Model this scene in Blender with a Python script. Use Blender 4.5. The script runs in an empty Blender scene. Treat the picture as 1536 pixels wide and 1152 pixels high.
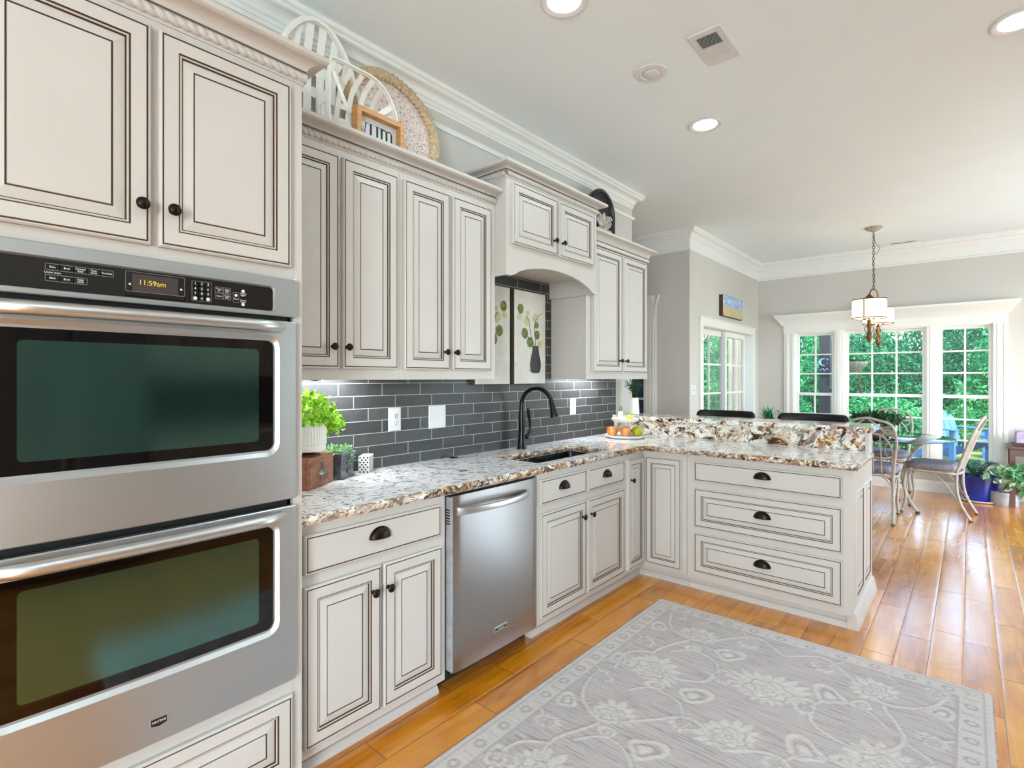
import bpy, bmesh, math, random
import numpy as np
from mathutils import Vector, Matrix

PI = math.pi
S = bpy.context.scene
COL = S.collection
random.seed(7)

# ------------------------------------------------------------------ camera
CAM_H = 1.3767
cam_d = bpy.data.cameras.new('camera')
cam = bpy.data.objects.new('camera', cam_d); COL.objects.link(cam)
cam.location = (0, 0, CAM_H)
cam.rotation_euler = (PI / 2, 0, 0.7127)
cam_d.sensor_width = 36.0
cam_d.lens = 793.07 / 1536 * 36.0
cam_d.shift_y = -8.5 / 1536
cam_d.clip_start = 0.05
cam_d.clip_end = 200
S.camera = cam

# ------------------------------------------------------------------ world, sun, exposure
S.view_settings.view_transform = 'Standard'
S.view_settings.look = 'None'
S.view_settings.gamma = 1.0
S.view_settings.use_curve_mapping = False
S.view_settings.exposure = 0.32
W = bpy.data.worlds.new('world'); S.world = W; W.use_nodes = True
wn = W.node_tree.nodes; wl = W.node_tree.links
bg = wn['Background']
sky = wn.new('ShaderNodeTexSky')
sky.sky_type = 'NISHITA'; sky.sun_disc = False
sky.sun_elevation = math.radians(52); sky.sun_rotation = math.radians(150)
sky.air_density = 1.0; sky.dust_density = 2.5; sky.ozone_density = 1.0
wl.new(sky.outputs[0], bg.inputs[0]); bg.inputs[1].default_value = 1.35
sd = bpy.data.lights.new('sun', 'SUN'); sd.energy = 2.1; sd.angle = 0.02; sd.color = (1, .95, .86)
sun = bpy.data.objects.new('sun', sd); COL.objects.link(sun)
sun.rotation_euler = Vector((-0.50, 0.62, -1.0)).to_track_quat('-Z', 'Y').to_euler()
S.cycles.use_denoising = True
S.cycles.max_bounces = 10
S.cycles.diffuse_bounces = 6
S.cycles.glossy_bounces = 4
S.cycles.transparent_max_bounces = 12
S.cycles.sample_clamp_indirect = 6.0
S.cycles.caustics_reflective = False
S.cycles.caustics_refractive = False

def window_portal(name, loc, rot, sx, sy):
    d = bpy.data.lights.new(name, 'AREA'); d.shape = 'RECTANGLE'; d.size = sx; d.size_y = sy
    d.cycles.is_portal = True
    o = bpy.data.objects.new(name, d); COL.objects.link(o); o.location = loc; o.rotation_euler = rot
    return o
window_portal('portal_bay', (-.82, 8.32, 1.18), (-PI / 2, 0, 0), 2.2, 1.75)
window_portal('portal_slider', (-2.5, 6.9, 1.0), (0, -PI / 2, 0), 2.0, 1.7)

def fill_light(name, loc, rot, sx, sy, w):
    """area lamp added outside an invented wall opening to brighten the room"""
    d = bpy.data.lights.new(name, 'AREA'); d.shape = 'RECTANGLE'; d.size = sx; d.size_y = sy; d.energy = w; d.color = (.70, .905, 1)
    o = bpy.data.objects.new(name, d); COL.objects.link(o); o.location = loc; o.rotation_euler = rot
fill_light('fill_rear', (1.4, -3.3, 1.35), (PI / 2, 0, 0), 1.5, 2.2, 200)  # added lamp behind the camera, no such source known
fill_light('fill_side', (2.5, 6.2, 1.3), (0, PI / 2, 0), 2.1, 2.6, 95)  # added lamp beside the nook, likewise out of view

# ------------------------------------------------------------------ materials
def lin(c):
    return tuple(((x / 255) / 12.92 if x / 255 <= .04045 else ((x / 255 + .055) / 1.055) ** 2.4) for x in c)
MATS = {}
def mat(name, col, rough=.5, metal=0., spec=.5, **kw):
    m = bpy.data.materials.new(name); m.use_nodes = True
    b = m.node_tree.nodes['Principled BSDF']
    b.inputs['Base Color'].default_value = (*col, 1)
    b.inputs['Roughness'].default_value = rough
    b.inputs['Metallic'].default_value = metal
    b.inputs['Specular IOR Level'].default_value = spec
    for k, v in kw.items():
        b.inputs[k].default_value = v
    MATS[name] = m
    return m
class NT:
    """small node helper"""
    def __init__(s, m):
        s.m = m; s.n = m.node_tree.nodes; s.l = m.node_tree.links; s.b = s.n['Principled BSDF']
    def add(s, t, **kw):
        n = s.n.new('ShaderNode' + t)
        for k, v in kw.items(): setattr(n, k, v)
        return n
    def link(s, a, b): s.l.new(a, b)
    def pos(s): return s.add('NewGeometry').outputs['Position']
    def obj(s): return s.add('TexCoord').outputs['Object']
    def mapping(s, vec, scale=(1, 1, 1), rot=(0, 0, 0), loc=(0, 0, 0)):
        n = s.add('Mapping'); s.link(vec, n.inputs[0])
        n.inputs['Scale'].default_value = scale; n.inputs['Rotation'].default_value = rot; n.inputs['Location'].default_value = loc
        return n.outputs[0]
    def noise(s, vec, scale=5, detail=2, rough=.5, dist=0, out=0):
        n = s.add('TexNoise'); s.link(vec, n.inputs['Vector'])
        n.inputs['Scale'].default_value = scale; n.inputs['Detail'].default_value = detail
        n.inputs['Roughness'].default_value = rough; n.inputs['Distortion'].default_value = dist
        return n.outputs[out]
    def ramp(s, fac, stops, interp='LINEAR'):
        n = s.add('ValToRGB'); s.link(fac, n.inputs[0]); cr = n.color_ramp; cr.interpolation = interp
        while len(cr.elements) < len(stops): cr.elements.new(.5)
        for e, (p, c) in zip(cr.elements, stops):
            e.position = p; e.color = (*c, 1) if len(c) == 3 else c
        return n.outputs[0]
    def mixc(s, fac, a, b, mode='MIX'):
        n = s.add('Mix', data_type='RGBA', blend_type=mode)
        if isinstance(fac, (int, float)): n.inputs[0].default_value = fac
        else: s.link(fac, n.inputs[0])
        for i, x in ((6, a), (7, b)):
            if isinstance(x, tuple): n.inputs[i].default_value = (*x, 1)
            else: s.link(x, n.inputs[i])
        return n.outputs[2]
    def math(s, op, a, b=None, c=None):
        n = s.add('Math', operation=op)
        for i, x in enumerate((a, b, c)):
            if x is None: continue
            if isinstance(x, (int, float)): n.inputs[i].default_value = x
            else: s.link(x, n.inputs[i])
        return n.outputs[0]
    def base(s, c): s.link(c, s.b.inputs['Base Color'])
    def bump(s, h, strength=.3, dist=.01):
        n = s.add('Bump'); s.link(h, n.inputs['Height']); n.inputs['Strength'].default_value = strength; n.inputs['Distance'].default_value = dist
        s.link(n.outputs[0], s.b.inputs['Normal'])

def noisy(name, c1, c2, scale=8, rough=.6, bump=0, metal=0, stretch=(1, 1, 1), detail=3, spec=.5, bdist=.005):
    m = mat(name, c1, rough, metal, spec); t = NT(m)
    v = t.mapping(t.obj(), stretch)
    f = t.noise(v, scale, detail)
    t.base(t.ramp(f, [(.3, c1), (.7, c2)]))
    if bump: t.bump(f, bump, bdist)
    return m

noisy('cream', lin((197, 192, 187)), lin((192, 187, 181)), 3, .42)
mat('glaze', lin((70, 48, 34)), .6)
mat('glaze_soft', lin((184, 174, 160)), .5)
noisy('wall_paint', lin((206, 203, 198)), lin((202, 199, 194)), 2, .75, spec=.2)
noisy('ceiling_paint', lin((234, 243, 247)), lin((231, 240, 244)), 2, .8, spec=.2)
mat('trim_paint', lin((234, 234, 231)), .4)
mat('white_plastic', lin((216, 216, 217)), .35)
mat('bronze', lin((38, 27, 22)), .38, .75)
mat('black_metal', lin((16, 15, 15)), .28, .4)
mat('black', lin((8, 8, 8)), .5)
mat('dark_slot', lin((14, 12, 12)), .9, spec=.1)
def steel(name, c, stretch, r=.38):
    m = mat(name, c, r, 1.0); t = NT(m)
    v = t.mapping(t.obj(), stretch)
    f = t.noise(v, 1, 2)
    t.base(t.ramp(f, [(.3, tuple(x * .96 for x in c)), (.7, c)]))
    t.link(t.math('MULTIPLY_ADD', f, .12, r - .05), t.b.inputs['Roughness'])
    t.bump(f, .012, .001)
    return m
steel('steel', lin((198, 202, 204)), (40, 2, 900))
steel('steel_upright', lin((170, 167, 164)), (900, 900, 3), .3)
mat('steel_bright', lin((206, 206, 205)), .36, 1.0)
m = mat('oven_border', lin((7, 5, 5)), .045); m.node_tree.nodes['Principled BSDF'].inputs['IOR'].default_value = 1.55
m = mat('oven_screen', lin((14, 32, 30)), .10)
t = NT(m); m.node_tree.nodes['Principled BSDF'].inputs['IOR'].default_value = 2.7
t.b.inputs['Specular Tint'].default_value = (.52, .95, .86, 1)
t.bump(t.noise(t.mapping(t.obj(), (1, 6, 90)), 9, 3), .05, .001)
mat('panel_black', lin((26, 23, 22)), .12)
mat('lcd', lin((66, 58, 58)), .2)
m = mat('lcd_digits', lin((210, 180, 40)), .4); b = m.node_tree.nodes['Principled BSDF']
b.inputs['Emission Color'].default_value = (*lin((214, 190, 50)), 1); b.inputs['Emission Strength'].default_value = .3
mat('print_white', lin((215, 215, 215)), .5)
mat('print_gray', lin((120, 116, 114)), .5)
mat('sink_black', lin((20, 17, 16)), .25)

def granite(name, white, gold, dark, sc, edge=False, mauve=False, fo=0.0):
    m = mat(name, (.7, .7, .7), .10 if not edge else .3); t = NT(m)
    p = t.pos()
    w = t.add('VectorMath', operation='SCALE'); t.link(t.noise(p, 3, 2, out=1), w.inputs[0]); w.inputs['Scale'].default_value = .22
    a = t.add('VectorMath', operation='ADD'); t.link(p, a.inputs[0]); t.link(w.outputs[0], a.inputs[1])
    v = t.mapping(a.outputs[0], (1, 1, 1), (0, .5, .7))
    vs = t.mapping(v, (1, .36, 1))
    big = t.noise(p, 2.6 * sc, 3, .55)
    c = t.ramp(t.noise(vs, 22 * sc, 4, .65), [(.30, lin((176, 172, 178))), (.46, white), (.62, lin((242, 238, 232))), (.8, lin((214, 202, 190)))])
    # grey flecks, two sizes
    for k, (fs, th, col) in enumerate(((70, .56, lin((122, 118, 126))), (34, .60, lin((150, 144, 148))), (120, .60, lin((72, 66, 66))))):
        fl = t.noise(t.mapping(v, (1, .28, 1), loc=(k * 3.1, 0, 1)), fs * sc, 2, .6)
        c = t.mixc(t.ramp(fl, [(th + fo, (0, 0, 0)), (th + fo + .05, (1, 1, 1))]), c, col)
    # gold clouds
    g = t.noise(vs, 13 * sc, 5, .7, .6)
    gm = t.math('MULTIPLY', t.ramp(g, [(gold, (0, 0, 0)), (gold + .05, (1, 1, 1))]), t.ramp(big, [(.40, (.25, .25, .25)), (.55, (1, 1, 1))]))
    gc = t.ramp(t.noise(v, 60 * sc, 3), [(.34, lin((78, 46, 22))), (.5, lin((158, 108, 52))), (.66, lin((218, 180, 126)))])
    c = t.mixc(gm, c, gc)
    # black crystals
    d = t.noise(t.mapping(v, (1, .42, 1), loc=(3, 1, 2)), 26 * sc, 5, .7, .7)
    dm = t.math('MULTIPLY', t.ramp(d, [(dark, (0, 0, 0)), (dark + .02, (1, 1, 1))]), t.ramp(big, [(.34, (.55, .55, .55)), (.5, (1, 1, 1))]))
    c = t.mixc(dm, c, t.ramp(t.noise(p, 90, 2), [(.4, lin((30, 24, 22))), (.62, lin((86, 56, 34)))]))
    if mauve:
        mm = t.noise(t.mapping(p, (1, 1, 1), loc=(.37, 0, .1)), 4.5, 2, .5, .5)
        xs = t.add('SeparateXYZ'); t.link(p, xs.inputs[0])
        band = t.ramp(t.math('ADD', t.math('MULTIPLY', xs.outputs[0], 1.0), 1.3), [(.4, (0, 0, 0)), (.62, (1, 1, 1))])
        mk = t.math('MULTIPLY', t.ramp(mm, [(.52, (0, 0, 0)), (.545, (1, 1, 1))]), band)
        c = t.mixc(mk, c, t.mixc(t.noise(p, 160, 2), lin((176, 150, 144)), lin((140, 116, 112))))
    t.base(c)
    if edge: t.bump(t.noise(p, 60, 4), .8, .012)
    return m
granite('granite', lin((242, 240, 241)), .605, .615, 1.05, fo=.03)
granite('granite_bold', lin((224, 216, 202)), .49, .548, .78, mauve=True, fo=.05)
granite('granite_edge', lin((226, 206, 180)), .47, .535, 1.25, edge=True)

# kitchen wall tile: thirds-offset running bond
m = mat('tile', (.1, .1, .1), .42, spec=.35); t = NT(m)
sx = t.add('SeparateXYZ'); t.link(t.pos(), sx.inputs[0])
TW, TH = .2515, .0636
row = t.math('FLOOR', t.math('DIVIDE', t.math('SUBTRACT', sx.outputs[2], 1.2873 - 20 * TH), TH))
fz = t.math('FRACT', t.math('DIVIDE', t.math('SUBTRACT', sx.outputs[2], 1.2873 - 20 * TH), TH))
yy = t.math('ADD', t.math('DIVIDE', t.math('SUBTRACT', sx.outputs[1], 1.383 - 20 * TW), TW), t.math('DIVIDE', t.math('SUBTRACT', row, 20), 3))
fy = t.math('FRACT', yy); iy = t.math('FLOOR', yy)
gz = t.math('LESS_THAN', t.math('MINIMUM', fz, t.math('SUBTRACT', 1, fz)), .024)
gy = t.math('LESS_THAN', t.math('MINIMUM', fy, t.math('SUBTRACT', 1, fy)), .0062)
gr = t.math('MAXIMUM', gz, gy)
cx = t.add('CombineXYZ'); t.link(row, cx.inputs[0]); t.link(iy, cx.inputs[1])
wnz = t.add('TexWhiteNoise', noise_dimensions='2D'); t.link(cx.outputs[0], wnz.inputs['Vector'])
n1 = t.noise(t.pos(), 26, 5, .65)
f = t.math('ADD', t.math('MULTIPLY', wnz.outputs[0], .45), t.math('MULTIPLY', n1, .55))
tc = t.ramp(f, [(.2, lin((46, 46, 46))), (.5, lin((58, 58, 58))), (.8, lin((72, 72, 72)))])
t.base(t.mixc(gr, tc, lin((176, 175, 170))))
t.bump(t.math('ADD', t.math('SUBTRACT', 1, gr), t.math('MULTIPLY', n1, .12)), .5, .003)

# hardwood planks running along Y
m = mat('hardwood', (.4, .15, .03), .2); t = NT(m)
sx = t.add('SeparateXYZ'); t.link(t.pos(), sx.inputs[0])
px = t.math('DIVIDE', t.math('ADD', sx.outputs[0], 6.57), .131)
ix = t.math('FLOOR', px); fx = t.math('FRACT', px)
w1 = t.add('TexWhiteNoise', noise_dimensions='1D'); t.link(ix, w1.inputs['W'])
py = t.math('ADD', t.math('DIVIDE', sx.outputs[1], .72), t.math('MULTIPLY', w1.outputs[0], 7.3))
iyy = t.math('FLOOR', py); fyy = t.math('FRACT', py)
cx = t.add('CombineXYZ'); t.link(ix, cx.inputs[0]); t.link(iyy, cx.inputs[1])
w2 = t.add('TexWhiteNoise', noise_dimensions='2D'); t.link(cx.outputs[0], w2.inputs['Vector'])
off = t.add('VectorMath', operation='SCALE'); t.link(w2.outputs['Color'], off.inputs[0]); off.inputs['Scale'].default_value = 9
ap = t.add('VectorMath', operation='ADD'); t.link(t.pos(), ap.inputs[0]); t.link(off.outputs[0], ap.inputs[1])
gr_ = t.noise(t.mapping(ap.outputs[0], (30, 2.2, 1)), 1, 5, .65, .8)
fig = t.noise(t.mapping(ap.outputs[0], (9, 3.5, 1)), 1, 3, .5, .4)
f = t.math('ADD', t.math('ADD', t.math('MULTIPLY', w2.outputs[0], .17), t.math('MULTIPLY', gr_, .50)), t.math('MULTIPLY', fig, .38))
c = t.ramp(f, [(.30, lin((142, 74, 6))), (.47, lin((196, 118, 16))), (.60, lin((212, 136, 26))), (.78, lin((232, 166, 60)))])
ed = t.math('MAXIMUM', t.math('LESS_THAN', t.math('MINIMUM', fx, t.math('SUBTRACT', 1, fx)), .011), t.math('LESS_THAN', t.math('MINIMUM', fyy, t.math('SUBTRACT', 1, fyy)), .0025))
t.base(t.mixc(ed, c, lin((120, 70, 26))))
hs = t.noise(t.mapping(ap.outputs[0], (5, 11, 1)), 1, 2, .5, 1.2)
# rounded plank edges
rx = t.math('MULTIPLY', t.math('POWER', t.math('ABSOLUTE', t.math('SUBTRACT', t.math('MULTIPLY', fx, 2), 1)), 10), -1.2)
t.bump(t.math('ADD', t.math('ADD', t.math('MULTIPLY', hs, .8), t.math('MULTIPLY', gr_, .02)), t.math('SUBTRACT', rx, ed)), .34, .0035)
t.link(t.math('MULTIPLY_ADD', gr_, .16, .12), t.b.inputs['Roughness'])
t.b.inputs['Coat Weight'].default_value = .8; t.b.inputs['Coat Roughness'].default_value = .24; t.b.inputs['Coat IOR'].default_value = 1.7
t.link(t.b.inputs['Normal'].links[0].from_socket, t.b.inputs['Coat Normal'])

# rug
m = mat('rug_wool', (.5, .47, .47), .95, spec=.1); t = NT(m)
at = t.add('VertexColor'); at.layer_name = 'pattern'
st = t.noise(t.mapping(t.pos(), (6, 120, 1)), 1, 3, .7, .3)
fine = t.noise(t.pos(), 330, 2)
ground = t.ramp(st, [(.34, lin((150, 139, 139))), (.47, lin((186, 177, 175))), (.7, lin((200, 192, 189)))])
sxx = t.add('SeparateColor'); t.link(at.outputs[0], sxx.inputs[0])
soft = t.ramp(t.noise(t.mapping(t.pos(), (14, 60, 1)), 1, 3, .7), [(.3, (.45, .45, .45)), (.6, (1, 1, 1))])
c = t.mixc(t.math('MULTIPLY', sxx.outputs[0], soft), ground, lin((212, 204, 200)))
c = t.mixc(t.math('MULTIPLY', sxx.outputs[1], .85), c, lin((156, 147, 147)))
c = t.mixc(t.ramp(fine, [(.3, (.28, .28, .28)), (.6, (0, 0, 0))]), c, lin((150, 143, 142)))
t.base(c)
t.bump(t.math('ADD', t.noise(t.pos(), 240, 2), t.math('MULTIPLY', st, .5)), .5, .004)

# timber / fabrics / small goods
noisy('walnut', lin((62, 32, 20)), lin((92, 48, 30)), 6, .4, .1, stretch=(3, 3, 18))
noisy('box_wood', lin((122, 72, 46)), lin((160, 104, 72)), 9, .5, .2, stretch=(2, 2, 9))
noisy('oak', lin((186, 132, 76)), lin((208, 158, 102)), 8, .5, .1, stretch=(2, 2, 14))
noisy('zinc', lin((84, 88, 96)), lin((118, 121, 128)), 22, .5, .25, .4)
noisy('pewter', lin((96, 92, 88)), lin((150, 146, 140)), 40, .35, .2, .8)
mat('ceramic', lin((240, 239, 235)), .35)
mat('white_paint', lin((238, 236, 230)), .55)
noisy('seagrass', lin((176, 146, 110)), lin((214, 192, 160)), 60, .8, .6)
noisy('bead_white', lin((238, 226, 220)), lin((206, 186, 178)), 70, .6, .5)
mat('rust_brown', lin((150, 104, 80)), .7)
noisy('sign_paper', lin((206, 208, 210)), lin((226, 227, 228)), 10, .7)
mat('sign_black', lin((24, 22, 24)), .6)
noisy('arch_black', lin((20, 19, 24)), lin((48, 45, 50)), 40, .35, .5, .2)
noisy('arch_silver', lin((150, 140, 134)), lin((196, 188, 180)), 30, .45, .4, .3)
noisy('canvas', lin((205, 202, 194)), lin((222, 219, 211)), 7, .7, .1)
noisy('canvas_low', lin((216, 213, 206)), lin((200, 197, 190)), 6, .7, .1)
mat('canvas_edge', lin((78, 70, 60)), .7)
noisy('leaf_art', lin((58, 78, 26)), lin((134, 144, 70)), 50, .7)
noisy('leaf_art_pale', lin((178, 178, 122)), lin((206, 202, 160)), 40, .7)
mat('stem_art', lin((96, 92, 70)), .7)
noisy('vase_art', lin((8, 7, 7)), lin((26, 24, 24)), 60, .5)
mat('shadow_art', lin((158, 154, 148)), .7)
noisy('iron_cream', lin((150, 144, 134)), lin((172, 166, 156)), 30, .45)
mat('iron_foot', lin((66, 56, 48)), .6)
noisy('cushion', lin((150, 146, 154)), lin((84, 78, 84)), 120, .9, .2)
mat('leather_black', lin((9, 8, 9)), .42, spec=.3)
mat('stool_wood', lin((44, 30, 24)), .4)
noisy('brass_old', lin((84, 60, 36)), lin((132, 100, 62)), 50, .4, 0, .8)
m = mat('lamp_shade', lin((250, 240, 220)), .8); b = m.node_tree.nodes['Principled BSDF']
b.inputs['Emission Color'].default_value = (*lin((255, 236, 200)), 1); b.inputs['Emission Strength'].default_value = .85
m = mat('lamp_glow', (1, 1, 1), .5); b = m.node_tree.nodes['Principled BSDF']
b.inputs['Emission Color'].default_value = (1, .98, .95, 1); b.inputs['Emission Strength'].default_value = 8
m = mat('strip_glow', (1, 1, 1), .5); b = m.node_tree.nodes['Principled BSDF']
b.inputs['Emission Color'].default_value = (.9, .96, 1, 1); b.inputs['Emission Strength'].default_value = 10
mat('pot_blue', lin((30, 50, 150)), .15)
noisy('pot_concrete', lin((146, 146, 150)), lin((172, 172, 176)), 20, .8)
noisy('pot_brown', lin((88, 78, 66)), lin((112, 100, 86)), 20, .6)
mat('soil', lin((50, 38, 28)), .9)
noisy('lilac_glass', lin((120, 98, 130)), lin((164, 146, 172)), 30, .15)
noisy('apple_skin', lin((188, 36, 38)), lin((226, 168, 84)), 16, .3, stretch=(1, 1, .6))
noisy('pear_skin', lin((150, 150, 20)), lin((198, 190, 40)), 14, .4)
noisy('lemon_skin', lin((226, 206, 30)), lin((238, 222, 60)), 30, .4, .2)
noisy('tray_white', lin((226, 224, 216)), lin((206, 206, 200)), 12, .45)
mat('chair_blue', lin((58, 104, 152)), .6)
noisy('bench_blue', lin((40, 86, 140)), lin((60, 112, 166)), 8, .5)
mat('post_dark', lin((56, 56, 62)), .7)
noisy('wicker_gray', lin((126, 118, 104)), lin((166, 158, 142)), 60, .8, .5)
noisy('lawn', lin((84, 104, 54)), lin((128, 132, 84)), 3, .95, .3)
noisy('siding', lin((150, 146, 134)), lin((140, 136, 124)), 3, .7)
noisy('bark', lin((58, 48, 40)), lin((84, 70, 58)), 12, .9, .5)
mat('sea_blue', lin((52, 78, 118)), .6)
mat('moon_white', lin((150, 164, 196)), .5)
mat('slate', lin((34, 40, 58)), .6)

def leaf_mat(name, dark, mid, light, trans=.35):
    m = bpy.data.materials.new(name); m.use_nodes = True; MATS[name] = m
    t = NT(m); at = t.add('VertexColor'); at.layer_name = 'tint'
    sp = t.add('SeparateColor'); t.link(at.outputs[0], sp.inputs[0])
    c = t.ramp(sp.outputs[0], [(0, dark), (.5, mid), (1, light)])
    t.base(c); t.b.inputs['Roughness'].default_value = .5
    tr = t.add('BsdfTranslucent'); t.link(c, tr.inputs[0])
    mx = t.add('MixShader'); mx.inputs[0].default_value = trans
    t.link(t.b.outputs[0], mx.inputs[1]); t.link(tr.outputs[0], mx.inputs[2])
    t.link(mx.outputs[0], t.n['Material Output'].inputs[0])
    return m
leaf_mat('leaf_tree', lin((14, 76, 48)), lin((38, 134, 80)), lin((112, 196, 126)))
leaf_mat('leaf_yew', lin((8, 52, 38)), lin((24, 100, 66)), lin((76, 162, 106)))
leaf_mat('leaf_lime', lin((110, 166, 20)), lin((160, 212, 40)), lin((206, 236, 110)), .3)
leaf_mat('leaf_mint', lin((88, 136, 84)), lin((134, 186, 122)), lin((186, 222, 172)))
leaf_mat('leaf_fern', lin((24, 92, 56)), lin((50, 140, 80)), lin((96, 180, 110)))
leaf_mat('leaf_dark', lin((18, 44, 20)), lin((34, 72, 34)), lin((60, 104, 52)), .2)
leaf_mat('leaf_pale', lin((44, 120, 70)), lin((110, 176, 120)), lin((236, 244, 236)), .2)

m = bpy.data.materials.new('pane_glass'); m.use_nodes = True; MATS['pane_glass'] = m
t = NT(m); t.n.remove(t.b)
tb = t.add('BsdfTransparent'); tb.inputs[0].default_value = (.95, .98, .965, 1); gl = t.add('BsdfGlossy'); gl.inputs['Roughness'].default_value = .01
fr = t.add('Fresnel'); bf_ = t.add('NewGeometry'); t.link(t.math('MULTIPLY_ADD', bf_.outputs['Backfacing'], 1 / 1.45 - 1.45, 1.45), fr.inputs[0])   # leaving the pane the index ratio inverts
mx = t.add('MixShader'); t.link(fr.outputs[0], mx.inputs[0]); t.link(tb.outputs[0], mx.inputs[1]); t.link(gl.outputs[0], mx.inputs[2])
t.link(mx.outputs[0], t.n['Material Output'].inputs[0])
m = bpy.data.materials.new('table_glass'); m.use_nodes = True; MATS['table_glass'] = m
t = NT(m); t.n.remove(t.b)
tb = t.add('BsdfTransparent'); tb.inputs[0].default_value = (.72, .86, .84, 1); gl = t.add('BsdfGlossy'); gl.inputs['Roughness'].default_value = .02
fr = t.add('Fresnel'); bf_ = t.add('NewGeometry'); t.link(t.math('MULTIPLY_ADD', bf_.outputs['Backfacing'], 1 / 1.5 - 1.5, 1.5), fr.inputs[0])
mx = t.add('MixShader'); t.link(fr.outputs[0], mx.inputs[0]); t.link(tb.outputs[0], mx.inputs[1]); t.link(gl.outputs[0], mx.inputs[2])
t.link(mx.outputs[0], t.n['Material Output'].inputs[0])
mat('glass_edge', lin((20, 60, 60)), .1)

# ------------------------------------------------------------------ mesh helpers
ORG = {}
def frame(n, up=(0, 0, 1)):
    """3x3 whose columns are (across, up, out) for an outward normal n"""
    n = Vector(n).normalized(); up = Vector(up)
    if abs(n.dot(up)) > .95: up = Vector((0, 1, 0))
    u = up.cross(n).normalized(); w = n.cross(u).normalized()
    return Matrix((u, w, n)).transposed()

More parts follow.
